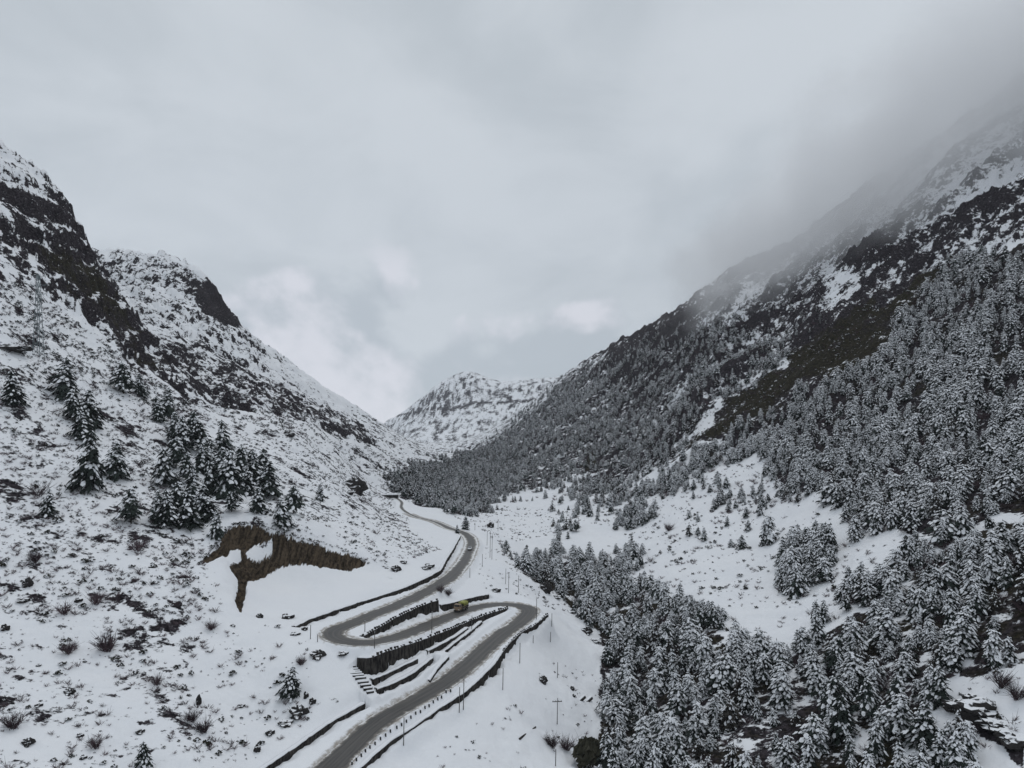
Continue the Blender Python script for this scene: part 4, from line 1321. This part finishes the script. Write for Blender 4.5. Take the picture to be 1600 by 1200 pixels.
BIG = [(168, 1018, 30, 'large purplish bare bush above the lower left snow'), (106, 1022, 22, 'rounded bare bush left of the large purplish bush'), (100, 960, 20, 'bare bush in the thicket on the left slope'), (150, 945, 22, 'bare bush in the middle of the left thicket'),
       (300, 1128, 20, 'bare bush in the lower left shrub patch'), (318, 1145, 22, 'purplish bare bush in the lower left shrub patch'), (20, 1140, 26, 'bare bush near the bottom left corner'), (150, 1170, 20, 'bare bush by the bottom edge at lower left'), (215, 860, 22, 'bare bush below the slender conifer'),
       (245, 1070, 18, 'bare bush in the middle of the lower left snow'), (863, 1168, 22, 'purplish bare bush beside the pole near the bottom edge'), (885, 1172, 22, 'purplish bare bush left of the round olive tree'), (1565, 1075, 26, 'bare bush on the bottom right snow patch'), (1590, 1095, 26, 'bare bush at the right edge on the snow patch'),
       (330, 985, 16, 'bare bush in the row below the earth cut'), (55, 880, 20, 'bare bush at the far left below the squat conifer'), (470, 1040, 14, 'bare bush above the round foreground conifer'), (1045, 830, 14, 'bare bush on the snowfield right of the slanting row'), (700, 930, 12, 'dark bush between the upper road and the truck'), (688, 925, 12, 'dark bush above the end of the block parapet')]
for i, (px, py, hp, lab) in enumerate(BIG):
    x, y, z = site(px, py, 110)
    h_ = hp / F * y
    tag(link('bare_bush', twig_plant(820 + i, 44, 0.95, 0.95, 0.017, m_twig, 5), None, (x, y, z - 0.05), (0, 0, i * 1.3), (h_ * 1.05,) * 3), lab, 'bush')
LIP = [(313, 882), (328, 863), (339, 853), (347, 838), (362, 822), (382, 818), (407, 820), (422, 830), (439, 833), (459, 842), (482, 847), (506, 851), (534, 861), (560, 872), (577, 880)]
lx = np.interp(np.linspace(0, len(LIP) - 1, 95), np.arange(len(LIP)), [p[0] for p in LIP])
ly = np.interp(np.linspace(0, len(LIP) - 1, 95), np.arange(len(LIP)), [p[1] for p in LIP])
for i in range(95):
    px, py = lx[i] + rng.normal(0, 1.2), ly[i] + rng.normal(-0.5, 0.8)
    x, y, z = site(px, py, 110)
    (srest['cushion'] if i % 3 else srest['twig']).append((x, y, z - 0.15, rng.uniform(0.5, 1.5)))
print('shrubs', len(sh), cnt)
scatter('bare_scrub', 'thin bare scrub over the snowy slopes', srest['twig'], list(ssrc['twig'].values()))
scatter('evergreen_scrub', 'dark low scrub dotted over the snowy slopes', srest['cushion'], list(ssrc['cushion'].values()))


# ------------------------------------------------------------------ boulders and outcrops
def rock_mesh(seed, flat=0.7):
    bm = bmesh.new()
    bmesh.ops.create_icosphere(bm, subdivisions=3, radius=0.5)
    r = np.random.default_rng(seed)
    o = r.uniform(0, 50, 3)
    for v in bm.verts:
        c = np.array(v.co)
        n = float(fbm(np.array([c[0] * 2.2 + o[0]]), np.array([c[1] * 2.2 + o[1]]), np.array([c[2] * 2.2 + o[2]]), 5, 0.6)[0])
        v.co = Vector(c * (1 + 0.55 * n)) 
        v.co.z *= flat
    me = bpy.data.meshes.new('boulder')
    bm.to_mesh(me)
    bm.free()
    me.materials.append(m_rock)
    return me


ROCKS = [rock_mesh(900 + i, (0.6, 0.75, 0.9, 0.55)[i]) for i in range(4)]
BOULD = [  # px, row of the foot, width px, height px, label
    (449, 966, 15, 9, 'dark boulder alone on the smooth snow below the earth cut'), 
    (774, 925, 12, 6, 'flat black rock on the snow above the right hairpin'),
    (553, 768, 27, 17, 'large black rock mouth on the left slope near the far shelter'), (450, 681, 14, 10, 'square dark rock high on the left slope beyond the grove'),
    (545, 772, 12, 6, 'small rock just left of the black rock mouth'), (766, 824, 9, 9, 'dark rock knob on the spur beside the far bend'),
    (849, 1068, 10, 8, 'black rock on the snow left of the lower forest'), (894, 1079, 5, 9, 'upright black stone beside the two slabs'), (897, 1089, 4, 6, 'small black stone next to the two slabs'),
    (852, 906, 16, 8, 'snow capped boulder in the upper gorge'), (853, 926, 14, 13, 'big snow capped boulder overhanging the gorge'), (870, 935, 11, 6, 'low boulder beside the big gorge boulder'),
    (893, 958, 13, 6, 'dark flat boulder in the middle of the gorge'), (907, 966, 15, 7, 'long dark boulder in the gorge by the poles'), (917, 990, 13, 8, 'dark boulder where the gorge bends'),
    (930, 1004, 15, 6, 'lowest dark boulder of the gorge beside the forest'), (838, 893, 10, 6, 'small snowy boulder at the top of the gorge'),
    (1506, 1112, 40, 16, 'upper ragged black outcrop in the snow at bottom right'), (1538, 1122, 52, 20, 'largest ragged black outcrop in the snow at bottom right'), (1562, 1142, 40, 18, 'lower ragged black outcrop at bottom right'),
    (1588, 1165, 40, 22, 'black outcrop at the bottom right edge of the picture'), (1520, 1095, 22, 8, 'thin black rock rib above the large outcrop'),
    (42, 918, 13, 10, 'dark boulder at the left edge below the bushes'), (33, 940, 15, 8, 'wide dark boulder on the far left slope'), (122, 940, 9, 7, 'dark boulder below the shrub thicket'), (6, 985, 11, 10, 'black rock at the very left edge'),
    (107, 1084, 13, 6, 'dark rock in the middle of the lower left snow'), (13, 1048, 7, 5, 'small dark rock near the lower left edge'), (60, 1042, 6, 4, 'tiny dark rock on the lower left snow'), (58, 1104, 10, 5, 'flat dark rock on the lower left snow'),
    (42, 1166, 14, 8, 'dark rock near the bottom left corner'), (124, 1151, 9, 6, 'dark rock at the lower left bottom'), (130, 1186, 8, 7, 'dark rock above the bottom edge at lower left'), (217, 1148, 11, 7, 'dark rock right of the lower left rocks'),
    (310, 1102, 7, 12, 'upright dark rock in the lower left shrubs'), (376, 1106, 9, 6, 'dark rock left of the round foreground conifer'), (478, 1092, 6, 12, 'upright dark rock right of the round foreground conifer'), (487, 1100, 9, 10, 'dark rock on the bank above the lowest road'),
    (465, 1118, 22, 12, 'broken black rock bank right of the round conifer'), (445, 1134, 18, 10, 'black rock bank below the round conifer'), (402, 1176, 8, 14, 'dark upright rock above the breast wall at bottom left'), (420, 1150, 12, 8, 'dark rock in the bank above the breast wall'),
    (495, 1028, 18, 9, 'long dark rock on the slope left of the stepped chute'), (535, 1025, 14, 7, 'dark rock above the stepped chute'), (461, 992, 12, 5, 'dark rock at the left end of the breast wall'), (475, 985, 8, 6, 'round dark rock beside the left hairpin'),
    (405, 965, 9, 5, 'dark rock on the snow below the earth cut'), (10, 545, 44, 12, 'long dark rock ledge at the left edge under the cliff'), (671, 886, 12, 7, 'dark rock above the breast wall near the far bend'), (664, 890, 14, 5, 'dark rock ledge on the slope above the upper road'),
    (618, 893, 12, 7, 'dark rock on the slope above the upper road leg'), (630, 880, 9, 6, 'small dark rock high above the upper road leg'),
]
for i, (px, py, wp, hp, lab) in enumerate(BOULD):
    x, y, z = site(px, py, 110)
    k = y / F
    s_x = wp * k * 1.15
    s_z = max(hp * k * 1.7, 0.4)
    tag(link('boulder', ROCKS[i % 4], None, (x, y + s_x * 0.15, z + s_z * 0.12), (0, 0, (0.3, -0.3, 0.1)[i % 3]), (s_x, min(s_x, s_z * 1.6), s_z)), lab, 'rock')

# two slabs and a log on the snow left of the forest
for dx_, lab in ((0, 'left of the two dark slabs lying on the snow by the forest'), (11, 'right of the two dark slabs lying on the snow by the forest')):
    x, y, z = site(909 + dx_, 1094 + dx_ * 0.2, 110)
    mb = MB()
    mb.box((0, 0, 0), (3.6, 0.8, 0.9), rz=0.0, taper=0.8)
    sl_ = tag(link('stone_slab', mb.mesh('slab', [m_stone]), None, (x, y, z + 0.35), (0.1, -0.2, 0.9)), lab, 'slab')
    link('snow_cap', MB().box((0, 0.1, 0), (3.3, 0.75, 0.14), taper=0.85).mesh('snow_cap', [m_snow]), sl_, (0, 0, 0.5))
x0, y0, z0 = site(812, 1158, 110)
x1, y1, z1 = site(837, 1137, 110)
mb = MB().tube([(0, 0, 0), ((x1 - x0) * .5, (y1 - y0) * .5, (z1 - z0) * .5 + .05), (x1 - x0, y1 - y0, z1 - z0)], [0.28, 0.26, 0.2], 8)
tag(link('fallen_log', mb.mesh('fallen_log', [m_log], True), None, (x0, y0, z0 + 0.22)), 'dark fallen log lying on the snow below the road', 'log')

# ------------------------------------------------------------------ poles, marker posts, pylon
POLES = [  # px, top, foot, arm, label
    (761, 830, 853, 0, 'leftmost thin pole of the cluster on the spur by the far bend'), (765.5, 830, 872, 0, 'tall thin pole in the cluster on the spur by the far bend'), (768.5, 835, 874, 0, 'rightmost tall pole of the cluster on the spur'),
    (753.5, 866, 886, 0, 'short thin pole on the snow right of the white car'), (778, 812, 831, 0, 'far thin pole beyond the spur'), (742, 817, 829, 0, 'tiny far pole left of the rock knob on the spur'),
    (794.5, 894, 927, 0, 'thin pole above the right hairpin, left of the pair'), (810, 900, 927, 0, 'thin pole above the right hairpin, right of the pair'), (790, 888, 912, 0, 'faint thin pole behind the pair above the right hairpin'), (734, 888, 903, 0, 'short thin pole beside the upper road above the truck'),
    (838, 936, 969, 0, 'pole on the outside of the right hairpin'), (862, 958, 978, 0, 'pole at the outer end of the hairpin retaining wall'), (860, 988, 1004, 0, 'short pole on the snow below the hairpin wall'), (833, 993, 1005, 0, 'small pole close under the hairpin wall'),
    (812, 1006, 1038, 0, 'pole on the snow below the tallest part of the outer wall'), (785.5, 1044, 1078, 0, 'leaning pole left of the pole below the outer wall'), (674.5, 957, 990, 0, 'lamp like thin pole beside the truck road'),
    (724, 1063, 1112, 0, 'taller of the two poles standing together outside the lowest road'), (717.5, 1075, 1115, 0, 'shorter of the two poles standing together outside the lowest road'), (630.5, 1122, 1166, 0, 'single pole outside the lowest road near the bottom'),
    (871, 1036, 1060, 0, 'thin pole on the slope left of the lower forest'), (870.5, 1092, 1133, 1, 'pole with a cross arm in the middle of the lower snow slope'), (943, 1112, 1163, 1, 'pole with a cross arm at the left edge of the lower forest'), (868, 1170, 1197, 0, 'pole near the bottom edge below the log'),
    (570, 970, 987, 0, 'short pole inside the left hairpin'), (585, 989, 1014, 0, 'pole beside the truck road near the left hairpin'), (485, 977, 999, 0, 'slim post outside the left hairpin'), (496, 992, 1004, 0, 'short post at the outer edge of the left hairpin'),
    (737, 962, 986, 0, 'thin pole rising beside the tall parapet wall'),
]
for px, top, foot, arm, lab in POLES:
    x, y, z = site(px, foot, 110)
    h = (foot - top) / F * y
    root = tag(link('utility_pole', None, loc=(x, y, z)), lab, 'pole', 'poles along the road')
    link('shaft', MB().tube([(0, 0, -0.5), (0.02 * h, 0, h)], [0.11, 0.085], 8).mesh('shaft', [m_pole], True), root)
    link('pole_cap', MB().tube([(0.02 * h, 0, h), (0.02 * h, 0, h + 0.1)], [0.11, 0.03], 6).mesh('pole_cap', [m_snow], True), root)
    if arm:
        ar = link('cross_arm', MB().box((0, 0, 0), (2.6, 0.16, 0.18)).mesh('cross_arm', [m_pole]), root, (0, 0, h * 0.86), (0, 0, 0.1))
        for q_ in (-1.1, -0.4, 0.4, 1.1):
            link('insulator', MB().tube([(0, 0, 0), (0, 0, 0.28)], [0.07, 0.05], 6).mesh('insulator', [m_conc]), ar, (q_, 0, 0.08))

MARK = [(550, 1195), (557, 1189), (564.5, 1182), (571, 1174.5), (578, 1168), (586, 1162), (594.5, 1156), (602.5, 1150), (610, 1144), (620, 1138), (627.5, 1132), (635, 1127), (642, 1122), (649.5, 1117), (657, 1112), (664, 1107), (670.5, 1102.5), (677, 1098), (684, 1093.5), (690, 1089), (697, 1084), (704, 1079)]
mk_a = MB().box((0, 0, 0.3), (0.30, 0.30, 0.8), taper=0.85).mesh('post', [m_black])
mk_b = MB().box((0, 0, 0.76), (0.27, 0.27, 0.16), taper=0.8).mesh('white_top', [m_snow])
for i, (px, py) in enumerate(MARK):
    x, y, z = site(px, py + 2, 110)
    root = tag(link('marker_post', None, loc=(x, y, z)), 'short black marker post in the row along the lowest road', 'post', 'marker posts along the lowest road')
    link('post', mk_a, root, None, (0, 0, 0.6))
    link('white_top', mk_b, root, None, (0, 0, 0.6))

x, y, z = site(60, 557, 110)
hT = 128 / F * y
pyl = tag(link('lattice_pylon', None, loc=(x, y, z)), 'thin steel lattice pylon on the left slope under the cliffs', 'pylon')
wB, wT = 3.2, 0.9


def cpt(k, f):
    a_ = math.pi / 4 + k * math.pi / 2
    r_ = (wB * (1 - f) + wT * f) / 1.414
    return (r_ * math.cos(a_), r_ * math.sin(a_), f * hT)


for k in range(4):
    link('leg', MB().tube([cpt(k, -0.03), cpt(k, 1)], [0.13, 0.10], 4).mesh('leg', [m_steel]), pyl)
nseg = 11
for k in range(4):
    mb = MB()
    for i in range(nseg):
        mb.tube([cpt(k, i / nseg), cpt((k + 1) % 4, (i + 1) / nseg)], [0.06, 0.06], 3, False)
        mb.tube([cpt((k + 1) % 4, i / nseg), cpt(k, (i + 1) / nseg)], [0.06, 0.06], 3, False)
    link('bracing', mb.mesh('bracing', [m_steel]), pyl)
for f_, L in ((0.97, 3.2), (0.86, 4.2), (0.75, 3.6)):
    mb = MB()
    for sgn in (-1, 1):
        mb.tube([(0, 0.4, f_ * hT), (sgn * L, 0, f_ * hT + 0.3)], [0.08, 0.06], 4)
        mb.tube([(0, -0.4, f_ * hT - 0.9), (sgn * L, 0, f_ * hT + 0.3)], [0.07, 0.05], 4)
    ar = link('cross_arm', mb.mesh('cross_arm', [m_steel]), pyl)
    for sgn in (-1, 1):
        link('insulator', MB().tube([(0, 0, 0), (0, 0, -1.1)], [0.09, 0.09], 6).mesh('insulator', [m_conc]), ar, (sgn * L, 0, f_ * hT + 0.25))

# low flat-roofed roadside shelter far up the road
x, y, z = site(608, 779, 110)
k = y / F
L = 29 * k
shel = tag(link('roadside_shelter', None, loc=(x, y, z), rot=(0, 0, 0.1)), 'long low roadside shelter with flat snow covered roof far up the road', 'shelter')
link('back_wall', MB().box((0, 1.6, 1.2), (L, 0.3, 2.6)).mesh('back_wall', [m_stone]), shel)
for s_ in (-1, -0.33, 0.33, 1):
    link('post', MB().box((s_ * L * 0.48, -1.4, 1.2), (0.3, 0.3, 2.6)).mesh('post', [m_conc]), shel)
rf = link('roof', MB().box((0, 0, 2.62), (L * 1.04, 4.2, 0.24)).mesh('roof', [m_conc]), shel)
link('roof_snow', MB().box((0, 0, 2.95), (L * 1.03, 4.1, 0.42), taper=0.97).mesh('roof_snow', [m_snow]), rf)


# ------------------------------------------------------------------ vehicles
def wheel(parent, x, y, r, wdt):
    w_ = link('wheel', MB().tube([(0, -wdt / 2, 0), (0, -wdt / 2 + .04, 0), (0, wdt / 2 - .04, 0), (0, wdt / 2, 0)], [r * 0.9, r, r, r * 0.9], 14).mesh('tyre', [m_rubber]), parent, (x, y, r))
    link('hub', MB().tube([(0, -wdt / 2 - .02, 0), (0, wdt / 2 + .02, 0)], [r * 0.5, r * 0.5], 8).mesh('hub', [m_conc]), w_)


def road_at(px):
    """point and heading on the truck road nearest a column"""
    best = None
    for i in range(len(ROAD) - 1):
        p = ROAD[i]
        c = p[0] / p[1] * F + 800
        best = (abs(c - px[0]) + abs(HOR - p[2] / p[1] * F - px[1]), i) if best is None or abs(c - px[0]) + abs(HOR - p[2] / p[1] * F - px[1]) < best[0] else best
    i = best[1]
    d = ROAD[i + 1] - ROAD[i]
    return ROAD[i], math.atan2(d[1], d[0])


p, hd = road_at((724, 954))
off = np.array([-math.sin(hd), math.cos(hd)]) * -1.0      # a little to the uphill side
truck = tag(link('truck', None, loc=(p[0] + off[0], p[1] + off[1], p[2] + 0.04), rot=(0, 0, hd)), 'yellow green truck with tan cab on the middle road leg', 'truck')
# x forward = towards the left hairpin
link('chassis', MB().box((-0.2, 0, 0.75), (6.6, 1.0, 0.3)).mesh('chassis', [m_black]), truck)
cab = MB()
cab.box((2.45, 0, 1.35), (1.5, 2.15, 1.1))
cab.box((2.38, 0, 2.30), (1.4, 2.1, 0.85), taper=0.9)
cb_ = link('cab', cab.mesh('cab', [m_tan]), truck)
link('windscreen', MB().box((3.08, 0, 2.25), (0.06, 1.75, 0.62)).mesh('windscreen', [m_glass]), cb_)
for s_ in (-1, 1):
    link('side_window', MB().box((2.45, s_ * 1.03, 2.25), (0.8, 0.06, 0.5)).mesh('side_window', [m_glass]), cb_)
    link('headlight', MB().box((3.22, s_ * 0.8, 1.05), (0.06, 0.3, 0.22)).mesh('headlight', [m_white]), cb_)
    link('mirror', MB().box((3.1, s_ * 1.3, 2.2), (0.1, 0.2, 0.4)).mesh('mirror', [m_black]), cb_)
link('bumper', MB().box((3.25, 0, 0.62), (0.16, 2.1, 0.3)).mesh('bumper', [m_black]), cb_)
body = MB().box((-0.9, 0, 1.3), (4.9, 2.3, 0.75))
bd = link('cargo_body', body.mesh('cargo_body', [m_tan]), truck)
link('tarpaulin', MB().box((-1.7, 0, 2.2), (3.2, 2.2, 1.05), taper=0.95).box((-1.7, 0, 2.8), (3.0, 1.8, 0.2), taper=0.75).mesh('tarpaulin', [m_yellow]), truck)
link('dark_load', MB().box((0.72, 0, 2.0), (1.55, 2.15, 0.7), taper=0.9).mesh('dark_load', [m_scrub]), truck)
link('side_board', MB().box((-0.9, 1.2, 1.3), (4.8, 0.05, 0.4)).mesh('side_board', [m_black]), bd)
for i in range(6):
    link('stake', MB().box((-3.2 + i * 0.92, -1.18, 1.5), (0.1, 0.06, 1.3)).mesh('stake', [m_black]), bd)
    link('stake', MB().box((-3.2 + i * 0.92, 1.18, 1.5), (0.1, 0.06, 1.3)).mesh('stake', [m_black]), bd)
for xx in (2.4, -1.6, -2.7):
    for s_ in (-1, 1):
        wheel(truck, xx, s_ * 0.95, 0.5, 0.32)

p, hd = road_at((734, 859))
car = tag(link('car', None, loc=(p[0], p[1], p[2] + 0.05), rot=(0, 0, hd + math.pi)), 'small white car on the far stretch of the upper road', 'car')
cbm = bmesh.new()
prof = [(-2.1, .35), (-2.15, .75), (-1.95, .98), (-1.5, 1.02), (-1.1, 1.46), (0.35, 1.5), (1.0, 1.05), (1.85, .92), (2.1, .72), (2.1, .35)]
L_, R_ = [], []
for X_, Z_ in prof:
    wv = 0.84 if Z_ < 1.1 else 0.66
    L_.append(cbm.verts.new((X_, wv, Z_))); R_.append(cbm.verts.new((X_, -wv, Z_)))
n_ = len(prof)
for i in range(n_):
    cbm.faces.new((L_[i], L_[(i + 1) % n_], R_[(i + 1) % n_], R_[i]))
cbm.faces.new(L_[::-1]); cbm.faces.new(R_)
bmesh.ops.bevel(cbm, geom=list(cbm.edges), offset=0.05, segments=1, affect='EDGES')
bmesh.ops.recalc_face_normals(cbm, faces=cbm.faces)
cme = bpy.data.meshes.new('body'); cbm.to_mesh(cme); cbm.free(); cme.materials.append(m_white)
cbody = link('body', cme, car)
link('windscreen', MB().box((0.75, 0, 1.27), (0.82, 1.3, 0.05), rz=0).mesh('windscreen', [m_glass]), cbody, None, (0, 0, 0))
car.children[0].children[0].location = (0, 0, 0)
ws = cbody.children[0]
ws.data = MB().box((0, 0, 0), (0.74, 1.28, 0.04)).mesh('windscreen', [m_glass]); ws.location = (0.70, 0, 1.31); ws.rotation_euler = (0, 0.60, 0)
rw_ = link('rear_window', MB().box((0, 0, 0), (0.5, 1.26, 0.04)).mesh('rear_window', [m_glass]), cbody, (-1.35, 0, 1.28), (0, -0.83, 0))
for s_ in (-1, 1):
    link('side_window', MB().box((-0.35, s_ * 0.79, 1.22), (1.6, 0.05, 0.3)).mesh('side_window', [m_glass]), cbody, None, (0, 0, 0))
    link('headlight', MB().box((2.08, s_ * 0.6, 0.72), (0.08, 0.3, 0.14)).mesh('headlight', [m_glass]), cbody)
    link('tail_light', MB().box((-2.1, s_ * 0.66, 0.78), (0.08, 0.2, 0.18)).mesh('tail_light', [plain('red_lens', (0.25, 0.01, 0.01), (0.35, 0.02, 0.02))]), cbody)
    for xx in (1.32, -1.28):
        wheel(car, xx, s_ * 0.76, 0.32, 0.2)
link('bumper', MB().box((2.1, 0, 0.42), (0.12, 1.5, 0.2)).mesh('bumper', [m_black]), cbody)

# ------------------------------------------------------------------ mist on the right ridge and the air of the valley
def mist(name, label, center, along, radii, dens, thr, scale):
    bm = bmesh.new()
    bmesh.ops.create_icosphere(bm, subdivisions=4, radius=1.0)
    me = bpy.data.meshes.new(name)
    bm.to_mesh(me)
    bm.free()
    ob = tag(link(name, me), label, kind='stuff')
    ax = Vector(along).normalized()
    up = Vector((0, 0, 1))
    sd_ = ax.cross(up).normalized()
    u2 = sd_.cross(ax).normalized()
    ob.matrix_world = Matrix.Translation(center) @ Matrix((ax, sd_, u2)).transposed().to_4x4() @ Matrix.Diagonal((*radii, 1.0))
    m = bpy.data.materials.new(name)
    m.use_nodes = True
    t = NT(m.node_tree)
    oc = t.n('ShaderNodeTexCoord').outputs['Object']
    wp = t.n('ShaderNodeNewGeometry').outputs['Position']
    r_ = t.n('ShaderNodeVectorMath', operation='LENGTH', ins={0: oc}).outputs['Value']
    n_ = t.noise(wp, scale, 4, 0.55)
    v = t.math('ADD', t.math('SUBTRACT', 1.0, r_), t.math('MULTIPLY', t.math('SUBTRACT', n_, 0.5), 1.5))
    d_ = t.math('MULTIPLY', t.step(v, thr, thr + 0.55), dens)
    edge_ = t.math('SUBTRACT', 1.0, t.step(r_, 0.75, 1.0))
    d_ = t.math('MULTIPLY', d_, edge_)
    vol = t.n('ShaderNodeVolumePrincipled', ins={'Color': (0.97, 0.975, 0.985, 1), 'Density': d_, 'Anisotropy': 0.2})
    t.n('ShaderNodeOutputMaterial', ins={1: vol.outputs[0]})
    me.materials.append(m)
    m.cycles.volume_step_rate = 1.0
    return ob


sc.cycles.volume_step_rate = 2.0
sc.cycles.volume_max_steps = 64
mist('mist', 'grey cloud bank clinging to the right mountain ridge', Vector((470, 715, 305)), (250, -330, 165), (500, 205, 160), 0.0150, 0.13, 0.0105)

zlo = float(GZ2.min()) - 5
zhi = float(GZ2.max()) + 140
hb = MB().box((0, 4400, (zlo + zhi) / 2), (46000, 9800, zhi - zlo))
hz_o = tag(link('haze', hb.mesh('haze', [])), 'thin pale haze filling the valley', kind='stuff')
m = bpy.data.materials.new('haze')
m.use_nodes = True
t = NT(m.node_tree)
vol = t.n('ShaderNodeVolumePrincipled', ins={'Color': (0.85, 0.89, 0.95, 1), 'Density': 0.000038, 'Anisotropy': 0.0})
t.n('ShaderNodeOutputMaterial', ins={1: vol.outputs[0]})
hz_o.data.materials.append(m)
print('haze', zlo, zhi)
